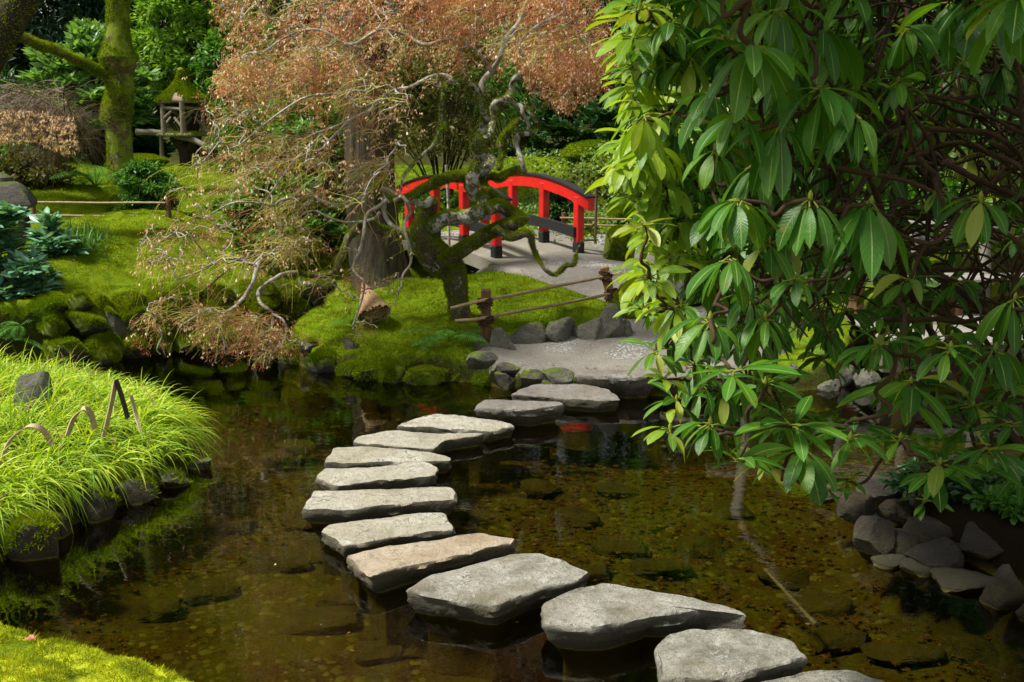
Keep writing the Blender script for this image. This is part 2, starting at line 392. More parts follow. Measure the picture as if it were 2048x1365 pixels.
M['mossb'] = leafmat('moss shoots', [(.09, .15, .004), (.17, .265, .006), (.25, .33, .010), (.30, .24, .02)], .9, .3, .04, 1.4, patch=(1.6, (.11, .19, .004)))
M['mossf'] = leafmat('near moss shoots', [(.14, .20, .006), (.36, .46, .012), (.54, .60, .03), (.42, .33, .04)], .9, .35, .04, 1.3, patch=(7, (.20, .25, .016)))
M['mossd'] = leafmat('branch moss', [(.09, .15, .004), (.17, .26, .006), (.26, .33, .010), (.2, .16, .015)], .8, .3, .15, 1.3)
M['bark_moss'] = barkmat('mossy bark', (.05, .036, .016), (.12, .09, .04), moss=.9, lichen=.06)
M['bark_trunk'] = barkmat('furrowed bark', (.03, .025, .016), (.10, .082, .055), moss=.5, mosscol=(.09, .11, .02), stretch=(1, 1, .09), scale=22, shag=.04)
M['bark_maple'] = barkmat('lichened maple bark', (.055, .042, .03), (.14, .115, .085), moss=.6, lichen=.25)
M['bark_limb'] = barkmat('pale limb bark', (.17, .14, .11), (.36, .32, .26), moss=.08, lichen=.85)
M['bark_lichen'] = barkmat('lichen patched bark', (.06, .045, .032), (.15, .12, .09), moss=.3, lichen=1.0)
M['rock_bank'] = rockmat('shaded brown rock', (.010, .008, .005), (.030, .024, .015), lichen=.05, wet=True)  # deep shade of the near right bank is put into this dark brown
M['bark_dark'] = barkmat('dark bark', (.018, .014, .009), (.045, .033, .02), moss=.35)
M['bark_rhodo'] = barkmat('rhododendron bark', (.028, .016, .009), (.075, .042, .022), lichen=.0, shag=.004)
M['twig'] = leafmat('fine twigs', [(.30, .26, .03), (.36, .40, .03), (.28, .12, .06), (.32, .22, .12)], .6, .0001, .3)
M['twig_grey'] = leafmat('grey twigs', [(.12, .08, .06), (.2, .14, .11), (.15, .1, .05)], .6, .0001, .3)
M['seed'] = leafmat('dry seed wings', [(.68, .34, .24), (.85, .60, .44), (.92, .80, .60), (.5, .19, .12)], .6, .35, .3, 1.1)
M['redleaf'] = leafmat('dry red leaf shreds', [(.40, .09, .05), (.52, .16, .10), (.60, .28, .19), (.32, .07, .035)], .7, .3, .2, 1.1)
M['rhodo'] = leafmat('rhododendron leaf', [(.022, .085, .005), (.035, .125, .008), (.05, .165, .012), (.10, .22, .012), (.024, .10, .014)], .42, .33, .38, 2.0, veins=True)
M['rhodo_sun'] = leafmat('sun side rhododendron leaf', [(.12, .24, .015), (.20, .33, .02), (.34, .44, .03), (.07, .19, .02)], .4, .4, .42, 1.6, veins=True)  # sun-yellowed leaves of the left edge, with sunlight put into the colour
M['rhodo_y'] = leafmat('yellowing rhododendron leaf', [(.20, .26, .02), (.32, .36, .04), (.16, .26, .03)], .42, .35, .5, 1.5, veins=True)
M['grass'] = leafmat('grass blade', [(.12, .26, .012), (.26, .42, .02), (.42, .56, .035), (.52, .58, .07)], .42, .42, .4, 1.35)
M['fern'] = leafmat('fern', [(.06, .19, .02), (.10, .27, .03), (.14, .34, .05)], .5, .35, .4, 1.4)
M['deadfern'] = leafmat('dead fern', [(.2, .1, .04), (.28, .17, .08)], .7, .2, .3, 1.1)
M['blue'] = leafmat('blue green leaf', [(.08, .21, .13), (.13, .30, .19), (.2, .38, .26)], .38, .3, .5, 1.2)
M['dark'] = leafmat('dark glossy leaf', [(.012, .045, .010), (.022, .075, .016), (.04, .11, .03)], .45, .2, .35, 1.4)
M['mid'] = leafmat('mid green leaf', [(.03, .10, .01), (.06, .18, .018), (.11, .26, .028)], .45, .3, .4, 1.5)
M['bright'] = leafmat('bright green leaf', [(.09, .2, .015), (.17, .33, .03), (.28, .45, .06)], .45, .38, .4, 1.4)
M['light'] = leafmat('pale green leaf', [(.08, .2, .05), (.15, .3, .08), (.24, .4, .12)], .4, .35, .5, 1.3)
M['olive'] = leafmat('olive leaf', [(.05, .065, .01), (.09, .10, .015), (.14, .10, .03)], .5, .3, .3, 1.4)
M['conifer'] = leafmat('conifer needle', [(.012, .04, .022), (.02, .06, .03), (.03, .08, .035)], .55, .15, .3, 1.3)
M['cover'] = leafmat('ground cover leaf', [(.10, .2, .04), (.17, .28, .07), (.25, .36, .12)], .45, .3, .4, 1.2)
M['leaflitter'] = leafmat('sunken leaf', [(.12, .05, .014), (.22, .09, .026), (.08, .045, .014), (.17, .13, .03)], .7, .1, .3, 1.1)
M['red'] = plain('red lacquer', (.60, .012, .008), .5, .2, 6, .5, bumpd=.001, coat=.15, dirt=(.30, .012, .008))
M['black'] = plain('black paint', (.007, .007, .008), .7, .3, 6)
M['concrete'] = plain('bridge concrete', (.19, .18, .14), .9, .2, 5, .3, bumpd=.004, dirt=(.1, .11, .05))
M['wood_grey'] = plain('weathered grey timber', (.22, .205, .18), .8, .45, 12, .3, stretch=(.12, 3, 3), bumpd=.01)
M['wood_brown'] = plain('brown post timber', (.13, .065, .032), .75, .5, 14, .3, stretch=(3, 3, .15), bumpd=.008)
M['wood_tan'] = plain('tan post timber', (.27, .15, .06), .75, .5, 14, .3, stretch=(3, 3, .15), bumpd=.008)
M['beam'] = plain('deck beam timber', (.12, .1, .075), .8, .3, 10, .3, stretch=(.1, 4, 4), bumpd=.006)
M['bamboo'] = plain('aged bamboo', (.30, .22, .11), .5, .3, 20, .4, stretch=(1, 1, 1), bumpd=.002, dirt=(.12, .09, .06))
M['rope'] = plain('dark palm rope', (.055, .03, .018), .9, .4, 40, .2)
M['log'] = plain('lantern logs', (.16, .135, .10), .85, .35, 18, .3, bumpd=.01, dirt=(.07, .08, .02))
M['shingle'] = plain('lantern roof bark', (.23, .17, .12), .9, .3, 10, .2, bumpd=.01)
M['lanternstone'] = rockmat('lantern stone', (.05, .045, .036), (.11, .10, .085), moss=.15, lichen=.45, scale=1.3)
M['straw'] = plain('straw', (.36, .24, .12), .8, .3, 30, .3, bumpd=.004)
M['strawdark'] = plain('straw binding', (.07, .045, .025), .9, .3, 30, .2)
M['split'] = plain('split bamboo', (.42, .32, .20), .6, .3, 20, .3)
M['splitdark'] = plain('dark split bamboo', (.05, .035, .025), .6, .3, 20, .3)
M['gravel'] = leafmat('pebbles', [(.15, .15, .14), (.22, .22, .21), (.32, .31, .29), (.10, .10, .10)], .8, .0001, .3)
M['bedpeb'] = leafmat('bed pebbles', [(.05, .035, .008), (.12, .11, .02), (.18, .17, .04), (.08, .055, .018)], .7, .0001, .2)
def pathmat():
    m, nt = newmat('path surface'); g = pos(nt); P = g.outputs['Position']
    n1 = ntex(nt, P, 2.3, 6, .7); n2 = ntex(nt, P, 70, 4, .8); n3 = ntex(nt, P, 9, 6, .7)
    col = mixc(nt, mapr(nt, n1, .4, .6), (.105, .095, .078), (.155, .142, .118))
    col = mixc(nt, mapr(nt, n3, .5, .7, 0, .4), col, (.10, .085, .06)); col = mixc(nt, mapr(nt, n2, .45, .7, 0, .6), col, (.3, .29, .27))
    finish(nt, col, .85, bump(nt, mth(nt, 'ADD', n2, n3), .5, .004), .35); return m
M['path'] = pathmat()
def groundmat():
    m, nt = newmat('mossy ground'); g = pos(nt); P = g.outputs['Position']
    n1 = ntex(nt, P, 1.1, 4); n2 = ntex(nt, P, 9, 5, .7); n3 = ntex(nt, P, 55, 4, .75)
    col = ramp(nt, [(.32, (.085, .15, .004)), (.5, (.15, .23, .006)), (.68, (.23, .28, .010))], n2).outputs[0]
    col = mixc(nt, mapr(nt, n1, .5, .64, 0, .6), col, (.085, .15, .005))
    col = mixc(nt, mapr(nt, ntex(nt, P, 3.7, 6, .72), .58, .68, 0, .7), col, (.14, .075, .02))
    col = mixc(nt, mapr(nt, n3, .35, .65, .6, 0), col, (.03, .04, .004))
    sp = nt.nodes.new('ShaderNodeSeparateXYZ'); nt.links.new(P, sp.inputs[0]); sn_ = nt.nodes.new('ShaderNodeSeparateXYZ'); nt.links.new(g.outputs['Normal'], sn_.inputs[0])
    col = mixc(nt, mapr(nt, mth(nt, 'ADD', sn_.outputs[2], mth(nt, 'MULTIPLY', n2, .5)), .72, 1.0, .8, 0), col, (.03, .024, .012))   # bare soil on steep banks
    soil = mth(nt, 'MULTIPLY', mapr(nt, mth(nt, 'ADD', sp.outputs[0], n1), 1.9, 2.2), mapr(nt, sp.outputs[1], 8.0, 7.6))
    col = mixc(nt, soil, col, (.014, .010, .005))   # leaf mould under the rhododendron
    col = mixc(nt, mapr(nt, mth(nt, 'ADD', sp.outputs[1], mth(nt, 'MULTIPLY', n1, 4)), 23, 26, 0, .85), col, (.03, .025, .012))
    bedn = ntex(nt, P, 5, 7, .75, .5)
    bed = ramp(nt, [(.34, (.04, .022, .005)), (.45, (.11, .065, .012)), (.54, (.105, .095, .018)), (.7, (.17, .16, .035))], bedn).outputs[0]
    bed = mixc(nt, mapr(nt, ntex(nt, P, 30, 5, .8), .5, .62, 0, .7), bed, (.02, .014, .004)); bed = mixc(nt, mapr(nt, ntex(nt, P, 1.4, 3), .42, .6, 0, .6), bed, (.14, .14, .014))
    bed = mixc(nt, mapr(nt, mth(nt, 'ADD', sp.outputs[2], mth(nt, 'MULTIPLY', mth(nt, 'SUBTRACT', bedn, .5), .3)), -.38, -.56, 0, .7), bed, (.022, .017, .006))   # bed darker towards the deep part
    col = mixc(nt, mapr(nt, sp.outputs[2], -.02, .04, 1, 0), col, bed)
    finish(nt, col, .95, bump(nt, mth(nt, 'ADD', n3, n2), .9, .02), .05); return m
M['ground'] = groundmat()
def watermat():
    m, nt = newmat('pond water'); g = pos(nt)
    mp = nt.nodes.new('ShaderNodeMapping'); mp.inputs['Scale'].default_value = (1, 1.6, 1); nt.links.new(g.outputs['Position'], mp.inputs[0])
    n = mth(nt, 'ADD', ntex(nt, mp.outputs[0], 1.5, 2, .5, .3), mth(nt, 'MULTIPLY', ntex(nt, mp.outputs[0], 9, 3, .5), .22))
    nm = bump(nt, n, .07, .04)
    fr = nt.nodes.new('ShaderNodeFresnel'); fr.inputs[0].default_value = 1.333; nt.links.new(nm, fr.inputs['Normal'])
    gl = nt.nodes.new('ShaderNodeBsdfGlossy'); gl.inputs['Roughness'].default_value = .015; nt.links.new(nm, gl.inputs['Normal'])
    rf = nt.nodes.new('ShaderNodeBsdfTransparent'); rf.inputs[0].default_value = (.50, .47, .22, 1)
    mx = nt.nodes.new('ShaderNodeMixShader'); nt.links.new(mth(nt, 'MULTIPLY', fr.outputs[0], 1.5, True), mx.inputs[0])
    nt.links.new(rf.outputs[0], mx.inputs[1]); nt.links.new(gl.outputs[0], mx.inputs[2])
    o = nt.nodes.new('ShaderNodeOutputMaterial'); nt.links.new(mx.outputs[0], o.inputs[0]); return m
M['water'] = watermat()
# ================================================================ terrain
def W2(l, z=0.0): return [tuple(on(a, b, z)[:2]) for a, b in l]
SHORE = W2([(0, 738), (110, 728), (220, 716), (310, 706), (400, 697), (520, 688), (590, 668), (640, 655), (610, 690), (575, 700), (558, 716), (600, 742), (680, 752), (760, 762), (850, 766), (940, 768), (985, 780), (1060, 788), (1180, 792), (1260, 794), (1330, 798), (1450, 797), (1560, 795), (1720, 776), (1740, 720), (1760, 660), (1900, 600), (2400, 570)])
LAND_BACK = [(-30, 9.0)] + [(-9, 9.6)] + SHORE + [(40, 18), (60, 70), (-60, 70), (-60, 9)]
LAND_MOUND = W2([(-500, 1260), (-200, 1200), (0, 1140), (150, 1070), (300, 1005), (400, 955), (425, 900), (400, 860), (330, 825), (200, 795), (0, 775), (-300, 765), (-600, 775)])
LAND_NEAR = [tuple(on(a, b, .28)[:2]) for a, b in [(-300, 1222), (-60, 1230), (60, 1252), (140, 1278), (230, 1296), (320, 1308), (400, 1340), (470, 1385), (560, 1500)]] + [(-.6, 2.2), (8, 2.0), (8, -8), (-8, -8), (-8, 4.8)]
LAND_RIGHT = W2([(1660, 935), (1700, 1000), (1730, 1075), (1800, 1130), (1880, 1160), (1990, 1212), (2120, 1280), (2300, 1400)]) + [(6, 4.0), (9, 7.5)] + W2([(2300, 1000), (2000, 975), (1780, 962)])
CTRL = np.array([(*on(a, b, z)[:2], z) for a, b, z in [
    (0, 620, .5), (200, 600, .48), (330, 570, .45), (450, 590, .42), (560, 590, .4), (350, 540, .55), (150, 540, .66), (100, 480, .85), (300, 484, .80), (300, 465, .88), (150, 440, .95), (300, 430, .97), (480, 470, .75),
    (100, 390, 1.08), (250, 370, 1.12), (0, 340, 1.2), (400, 340, 1.2), (600, 480, .65), (620, 620, .3),
    (600, 715, .12), (680, 728, .15), (780, 735, .15), (880, 715, .2), (700, 640, .34), (930, 650, .34), (975, 690, .26), (1100, 600, .49), (1000, 548, .6), (1180, 620, .44), (1050, 655, .3), (770, 600, .45), (850, 560, .56), (700, 560, .5), (1180, 655, .33),
    (950, 718, .16), (1030, 728, .15), (1150, 733, .15), (1300, 738, .16), (1120, 745, .15), (1220, 745, .15), (1400, 742, .16), (1200, 690, .24), (1300, 690, .26), (1420, 670, .29), (1400, 610, .38), (1300, 575, .5), (1200, 540, .6), (1100, 510, .64), (1000, 520, .64), (1500, 740, .2), (1650, 735, .2), (1600, 640, .3), (1700, 600, .35),
    (1200, 500, .55), (1350, 480, .6), (1500, 470, .6), (1230, 440, .7), (1100, 420, .8), (1150, 360, 1.05), (1080, 310, 1.5), (1200, 300, 1.6), (850, 420, .85), (700, 400, .9), (600, 330, 1.3), (860, 340, 1.2),
    (1800, 520, .5), (2048, 500, .5), (1800, 400, .9), (1500, 380, 1.0)]] +
    [(-14, 14, .9), (-14, 24, 1.6), (-8, 30, 2.2), (0, 30, 2.4), (8, 30, 2.4), (16, 24, 1.8), (16, 14, 1.0), (0, 45, 4), (-30, 45, 4), (30, 45, 4), (-30, 20, 1.6), (30, 20, 1.6)])
def Tback(x, y):
    w_ = 0; s_ = 0
    for cx, cy, cz in CTRL:
        k = 1 / (((x - cx) ** 2 + (y - cy) ** 2) + .04) ** 1.6; w_ = w_ + k; s_ = s_ + k * cz
    return s_ / w_
def sst(a, b, x): t = np.clip((x - a) / (b - a), 0, 1); return t * t * (3 - 2 * t)
PATH = [tuple(on(a, b, z)[:2]) for a, b, z in [(905, 505, .64), (960, 524, .64), (1040, 541, .62), (1120, 556, .59), (1190, 574, .54), (1250, 592, .49), (1290, 615, .4), (1290, 640, .33), (1250, 660, .28), (1180, 678, .25), (1090, 692, .22), (1000, 706, .2), (960, 712, .18),
        (985, 727, .17), (1040, 735, .17), (1120, 738, .17), (1220, 740, .17), (1330, 744, .17), (1480, 744, .17), (1560, 700, .24), (1560, 620, .32), (1470, 565, .4), (1350, 530, .54), (1250, 500, .6), (1180, 478, .64), (1100, 465, .66), (980, 470, .66)]]
def H(x, y, detail=True):
    x = np.asarray(x, float); y = np.asarray(y, float)
    wob = .05 * noise2(x, y, 2.2, 2, 5); bed = -.34 + .05 * noise2(x, y, 1.3, 3, 3) - .16 * sst(8.0, 9.2, y)
    T = Tback(x, y); dip = .75 * np.exp(-(((x + .98) / .7) ** 2 + ((y - 13.4) / .9) ** 2)); T = T - dip
    dp = sdist(x, y, PATH)
    if detail:
        amp = sst(.05, -.25, dp)
        T = T + amp * (.05 * noise2(x, y, 1.6, 2, 11) + .032 * noise2(x, y, 5, 2, 12) + .012 * noise2(x, y, 11, 1, 13))
    d = sdist(x, y, LAND_BACK) + wob; h = bed + (T - bed) * sst(-.06, .16, d) ** .8
    d = sdist(x, y, LAND_MOUND) + wob; t = .17 + .13 * sst(0, .9, d) + .03 * noise2(x, y, 3, 2, 17); h = np.maximum(h, bed + (t - bed) * sst(-.05, .2, d))
    d = sdist(x, y, LAND_RIGHT) + wob; t = .14 + .12 * sst(0, 1.5, d) + .04 * noise2(x, y, 3, 2, 18); h = np.maximum(h, bed + (t - bed) * sst(-.05, .45, d))
    d = sdist(x, y, LAND_NEAR) + wob * .3; t = .31 + .12 * sst(0, .6, d) + .035 * noise2(x, y, 5, 2, 19); h = np.maximum(h, bed + (t - bed) * sst(-.1, .16, d))
    return h
def ground(px, py, lo=3.5, hi=40):
    """first point of the terrain along a line of sight"""
    Y = np.linspace(lo, hi, 700); P = at(np.full(700, float(px)), np.full(700, float(py)), Y); h = H(P[:, 0], P[:, 1], False)
    i = np.argmax(P[:, 2] < np.maximum(h, 0)); p = P[i].copy(); p[2] = max(h[i], 0); return p
def hz(x, y): return float(H(np.array([x]), np.array([y]))[0])
xs = np.concatenate([-np.geomspace(60, 6.2, 26)[:-1], np.arange(-6.2, 6.2, .045), np.geomspace(6.2, 60, 26)])
ys = np.concatenate([np.linspace(-8, 2.4, 14)[:-1], np.arange(2.4, 15.5, .045), np.arange(15.5, 24, .12), np.geomspace(24, 75, 20)])
GX, GY = np.meshgrid(xs, ys); GZ = H(GX, GY)
gm = MB(); nx, ny = len(xs), len(ys)
i_ = np.arange(ny - 1)[:, None] * nx + np.arange(nx - 1)[None]
gm.add(np.stack([GX, GY, GZ], -1).reshape(-1, 3), np.stack([i_, i_ + 1, i_ + nx + 1, i_ + nx], -1).reshape(-1, 4))
tag(gm.build('ground', M['ground']), 'mossy garden ground with banks and leafy pond bed', None, None, 'structure')
wm = MB(); wm.add([(-14, 1.5, 0), (14, 1.5, 0), (14, 17, 0), (-14, 17, 0)], [[0, 1, 2, 3]])
tag(wm.build('water', M['water']), 'clear brown pond water reflecting the trees', None, None, 'structure')
# path sheet follows the terrain
pm = MB(); px_ = np.arange(-1.2, 3.2, .06); py_ = np.arange(8.6, 15.2, .06)
PXm, PYm = np.meshgrid(px_, py_); sd_ = sdist(PXm, PYm, PATH) + .02 * noise2(PXm, PYm, 5, 2, 31)
PZ = H(PXm, PYm, False) + .05 - .14 * sst(.0, -.12, sd_)
n1_ = len(px_); q = (np.arange(len(py_) - 1)[:, None] * n1_ + np.arange(n1_ - 1)[None]); F_ = np.stack([q, q + 1, q + n1_ + 1, q + n1_], -1).reshape(-1, 4)
keep = (sd_.ravel()[F_] > -.2).all(1)
pm.add(np.stack([PXm, PYm, PZ], -1).reshape(-1, 3), F_[keep])
tag(pm.build('path', M['path']), 'curving grey path of fine aggregate', None, None, 'structure')
# pebble rosettes set in the path
pb = MB()
ico = [np.array(v) for v in [(0, 0, 1), (1, 0, 0), (0, 1, 0), (-1, 0, 0), (0, -1, 0)]]
def pebble_cloud(mb, P, r):
    n = len(P); base = np.array([(0, 0, .55), (1, 0, 0), (.35, .9, 0), (-.8, .55, 0), (-.8, -.55, 0), (.35, -.9, 0)])
    an = rng.uniform(0, 6.28, n); c, s = np.cos(an)[:, None], np.sin(an)[:, None]; st = rng.uniform(.6, 1, (n, 1))
    X = base[None, :, 0] * c - base[None, :, 1] * s * st; Y = base[None, :, 0] * s + base[None, :, 1] * c * st; Z = np.broadcast_to(base[None, :, 2] * .8, X.shape)
    V = P[:, None] + np.stack([X, Y, Z], -1) * r[:, None, None]
    f = np.array([[0, 1, 2], [0, 2, 3], [0, 3, 4], [0, 4, 5], [0, 5, 1]]); mb.add(V.reshape(-1, 3), (np.arange(n)[:, None, None] * 6 + f).reshape(-1, 3))
for a, b, wpx, hpx in [(1170, 533, 34, 9), (1205, 543, 38, 9), (1245, 556, 34, 9), (1110, 533, 30, 7), (1119, 710, 36, 6), (1268, 704, 36, 9), (1250, 719, 40, 6), (1330, 700, 40, 8), (1385, 716, 34, 8), (1420, 640, 30, 8)]:
    g0 = ground(a, b); n = 260; t = rng.uniform(0, 6.28, n); rr = np.sqrt(rng.uniform(0, 1, n)) * (1 + .18 * np.sin(t * 5))
    x = g0[0] + np.cos(t) * rr * wpx * mpp(g0[1]); y = g0[1] + np.sin(t) * rr * wpx * mpp(g0[1]) * .8
    ok = sdist(x, y, PATH) > .03; x = x[ok]; y = y[ok]
    pebble_cloud(pb, np.stack([x, y, H(x, y, False) + .05], -1), rng.uniform(.008, .016, len(x)))
tag(pb.build('pebble_inlay', M['gravel'], smooth=False), 'pale pebble rosettes set into the grey path', 'pebbles', None, 'stuff')
gp = MB(); P2 = sample_poly([tuple(ground(a, b)[:2]) for a, b in [(1165, 480), (1230, 470), (1290, 480), (1300, 520), (1250, 515), (1185, 500)]] , 2600)
pebble_cloud(gp, np.stack([P2[:, 0], P2[:, 1], H(P2[:, 0], P2[:, 1]) + .01], -1), rng.uniform(.012, .03, len(P2)))
P2 = sample_poly([tuple(ground(a, b)[:2]) for a, b in [(868, 470), (950, 468), (960, 492), (880, 496)]], 1500)
pebble_cloud(gp, np.stack([P2[:, 0], P2[:, 1], H(P2[:, 0], P2[:, 1]) + .01], -1), rng.uniform(.012, .03, len(P2)))
tag(gp.build('gravel', M['gravel'], smooth=False), 'grey gravel bed beyond the red bridge', 'gravel', None, 'stuff')
# moss shoots over the terrain, thick where the photograph looks closely
gv, gt = tris_of(gm)
cen = gv[gt].mean(1)
def region(ylo, yhi, xlo, xhi): return gt[(cen[:, 1] > ylo) & (cen[:, 1] < yhi) & (cen[:, 0] > xlo) & (cen[:, 0] < xhi) & (cen[:, 2] > .06)]
def mk(P, N): 
    return (sdist(P[:, 0], P[:, 1], PATH) < -.03) * (fbm(P, 3, 2, 77) > -.75) * (N[:, 2] > .15)
mm = MB()
fuzz((gv, region(8.8, 14.5, -5.6, 2.2)), 120000, .02, .007, mk, 3, out=mm, var=5)
fuzz((gv, region(14.5, 23, -9, 4)), 90000, .04, .014, mk, 5, out=mm, var=2)
def patch(x0, x1, y0, y1, res, amp, f, mask, up=.012):
    X, Y = np.meshgrid(np.arange(x0, x1, res), np.arange(y0, y1, res)); P3 = np.stack([X, Y, 0 * X], -1); Z = H(X, Y) + up + amp * (fbm(P3, f, 3, 91) - .3 * np.abs(fbm(P3, f * .6, 2, 93)))
    nx_ = X.shape[1]; k = (np.arange(X.shape[0] - 1)[:, None] * nx_ + np.arange(nx_ - 1)[None]); F = np.stack([k, k + 1, k + nx_ + 1, k + nx_], -1).reshape(-1, 4); ok = mask(X, Y).ravel(); Z = Z - .05 * (~ok.reshape(Z.shape)); V = np.stack([X, Y, Z], -1).reshape(-1, 3); F = F[ok[F].any(1)]
    u, inv = np.unique(F, return_inverse=True); return V[u], inv.reshape(-1, 4)
inland = lambda X, Y: (sdist(X, Y, LAND_BACK) > .13) & (sdist(X, Y, PATH) < -.07)
cush = MB()
for args in ((-2.7, 1.9, 8.9, 13.2, .024, .026, 5), (-6.2, -1.5, 10.2, 15.6, .034, .030, 4)):
    V_, F_ = patch(*args, inland); cush.add(V_, F_)
tag(cush.build('moss_bed', M['moss']), 'lumpy moss beds under the maple and on the left lawn', 'moss', None, 'stuff')
fuzz(cush, 230000, .018, .0075, lambda P, N: fbm(P, 3, 2, 77) > -.8, 33, out=mm, var=6)
tag(mm.build('moss', M['mossb'], smooth=False), 'yellow green moss carpet over banks and lawns', 'moss', None, 'stuff')
mm = MB(); near_ok = lambda X, Y: sdist(X, Y, LAND_NEAR) > -.07
V_, F_ = patch(-3.3, -.2, 2.7, 5.3, .013, .030, 8, near_ok, .01); ncu = MB(); ncu.add(V_, F_)
fuzz(ncu, 420000, .011, .0055, lambda P, N: 1 + 0 * P[:, 0], 8, tilt=1.1, out=mm, var=20)
fuzz(ncu, 60000, .022, .004, lambda P, N: fbm(P, 7, 2, 5) > .15, 18, tilt=.8, out=mm, var=16)
mm.add(V_, F_)
tag(mm.build('moss_cushion', M['mossf'], smooth=False), 'bright yellow green moss on the nearest bank', 'moss', None, 'stuff')
# ================================================================ stones
def slab(px_top, ztop, mat, seed, depth=.42, rough=.012, name='stepping_stone'):
    """flat stone: outline of its top from the plan, broken edge, layered sides going below the water"""
    P = np.array([on(a, b, ztop)[:2] for a, b in px_top]); c = P.mean(0)
    seg = np.roll(P, -1, 0) - P; ln = np.linalg.norm(seg, axis=1); cum = np.concatenate([[0], np.cumsum(ln)]); n = 150
    t = np.arange(n) / n * cum[-1]; i = np.clip(np.searchsorted(cum, t, 'right') - 1, 0, len(P) - 1)
    Q = P[i] + seg[i] * ((t - cum[i]) / ln[i])[:, None]
    for _ in range(2): Q = (Q * 2 + np.roll(Q, 1, 0) + np.roll(Q, -1, 0)) / 4
    d = nrm(Q - c)
    q3 = np.c_[Q, np.zeros(n)]
    Q = Q + d * (rough * 1.1 * fbm(q3, 9, 3, seed))[:, None]
    rows = []
    for s in (.12, .3, .5, .68, .82, .92, .975):
        X = c + (Q - c) * s; z = ztop + .008 * fbm(np.c_[X, np.zeros(n)], 5, 3, seed + 2) + .004 * fbm(np.c_[X, np.zeros(n)], 28, 2, seed + 3) - .008 * s ** 6
        rows.append(np.c_[X, z])
    for k, z in enumerate((-.006, -.014, -.03, -.045, -.06, -.075, -.09, -.12, -.2, -depth)):
        tp = [0, 0, 0, .003, .008, .016, .028, .055, .12, .16][k]
        o = -d * tp + d * (.006 + [.0, .006, .008, .004, .01, .004, .008, .012, .03, .06][k] + .012 * fbm(np.c_[Q, np.full(n, z * 4)], 10, 3, seed + 4) * min(1, k / 2))[:, None]
        rows.append(np.c_[Q + o - d * .004, np.full(n, ztop + z + (.006 * fbm(q3, 12, 2, seed + k)))] if k < 9 else np.c_[Q + o, np.full(n, ztop + z)])
    V = np.vstack([np.array([[*c, ztop + .003]])] + rows); mb = MB(); j = np.arange(n); k1 = (j + 1) % n
    mb.add(V, np.stack([np.zeros(n, int), 1 + j, 1 + k1], -1)); m2 = []
    for r in range(len(rows) - 1):
        a = 1 + r * n; m2.append(np.stack([a + j, a + n + j, a + n + k1, a + k1], -1))
    mb.v[0] = V; mb.f[4].append(np.vstack(m2)); mb.uv[4].append(np.zeros((len(m2) * n * 4, 2)))
    o = mb.build(name, mat, sharp=50); return o
STONES = [
 ([(1024,788),(1038,779),(1067,769),(1103,766),(1180,769),(1219,779),(1240,797),(1200,800),(1140,797),(1090,791),(1040,789)], .10, 'granite', 'rough light granite step nearest the path wall, farthest in the curved row'),
 ([(956,806),(971,798),(1006,799),(1116,802),(1129,808),(1067,817),(1003,816),(955,815)], .14, 'granite', 'thick squared granite step with a sharp front corner, second from the path wall'),
 ([(797,851),(826,837),(874,828),(922,830),(987,840),(1022,845),(1027,851),(1000,856),(977,861),(922,857),(858,852)], .10, 'stone', 'thin pointed oval step just in front of the squared granite step'),
 ([(706,883),(719,872),(761,863),(800,860),(858,865),(955,866),(966,867),(939,872),(890,879),(868,894),(800,890),(745,887)], .10, 'stone', 'flat grey step with a notch at its right front, fourth from the path wall'),
 ([(648,924),(668,895),(713,891),(793,896),(858,903),(900,914),(900,920),(851,922),(793,922),(697,924)], .10, 'stone', 'half moon shaped grey step tapering to the right, at the bend of the row'),
 ([(634,953),(652,935),(761,932),(832,921),(851,924),(876,935),(864,951),(826,954),(729,962),(674,972)], .11, 'stone', 'pale bar shaped step with blunt peaked right end, just behind the widest bar'),
 ([(611,1016),(626,980),(697,980),(781,977),(897,971),(910,988),(905,998),(826,1003),(703,1017)], .11, 'stone', 'widest pale bar shaped step reaching farthest left, with straight dark front face'),
 ([(642,1058),(658,1048),(735,1038),(832,1025),(884,1024),(900,1046),(905,1058),(826,1066),(745,1079),(687,1088)], .10, 'stone', 'slim pale step with pointed left end between widest bar and tan slab'),
 ([(693,1112),(731,1100),(843,1082),(955,1064),(1029,1077),(1023,1087),(970,1095),(894,1115),(818,1128),(744,1149)], .11, 'stone_warm', 'tan slanting slab, the only warm coloured step in the row'),
 ([(810,1178),(858,1150),(945,1128),(1021,1107),(1077,1107),(1128,1123),(1178,1143),(1148,1161),(1072,1176),(990,1209),(945,1201),(869,1189)], .12, 'stone_blot', 'large bluish grey slab with dark wet stains and a pointed front corner'),
 ([(1084,1204),(1133,1183),(1209,1166),(1285,1176),(1392,1196),(1473,1216),(1488,1229),(1427,1216),(1300,1229),(1199,1252),(1087,1244)], .13, 'stone_blot', 'long wedge shaped slab tapering to a low tip on the right'),
 ([(1315,1290),(1336,1265),(1392,1255),(1503,1257),(1580,1280),(1608,1310),(1544,1326),(1478,1346),(1392,1354),(1326,1349)], .14, 'stone_blot', 'broad rounded light slab with short dark cracks, nearest whole step'),
 ([(1503,1368),(1600,1345),(1700,1338),(1770,1358),(1810,1400),(1700,1440),(1560,1430)], .12, 'stone_blot', 'light slab cut off by the bottom edge of the view')]
for k, (pl, zt, mt, lb) in enumerate(STONES):
    o = slab(pl, zt * (1 if k < 2 or k > 7 else .85), M[mt], 100 + k * 7); tag(o, lb, 'stepping stone', 'stepping stones crossing the pond')
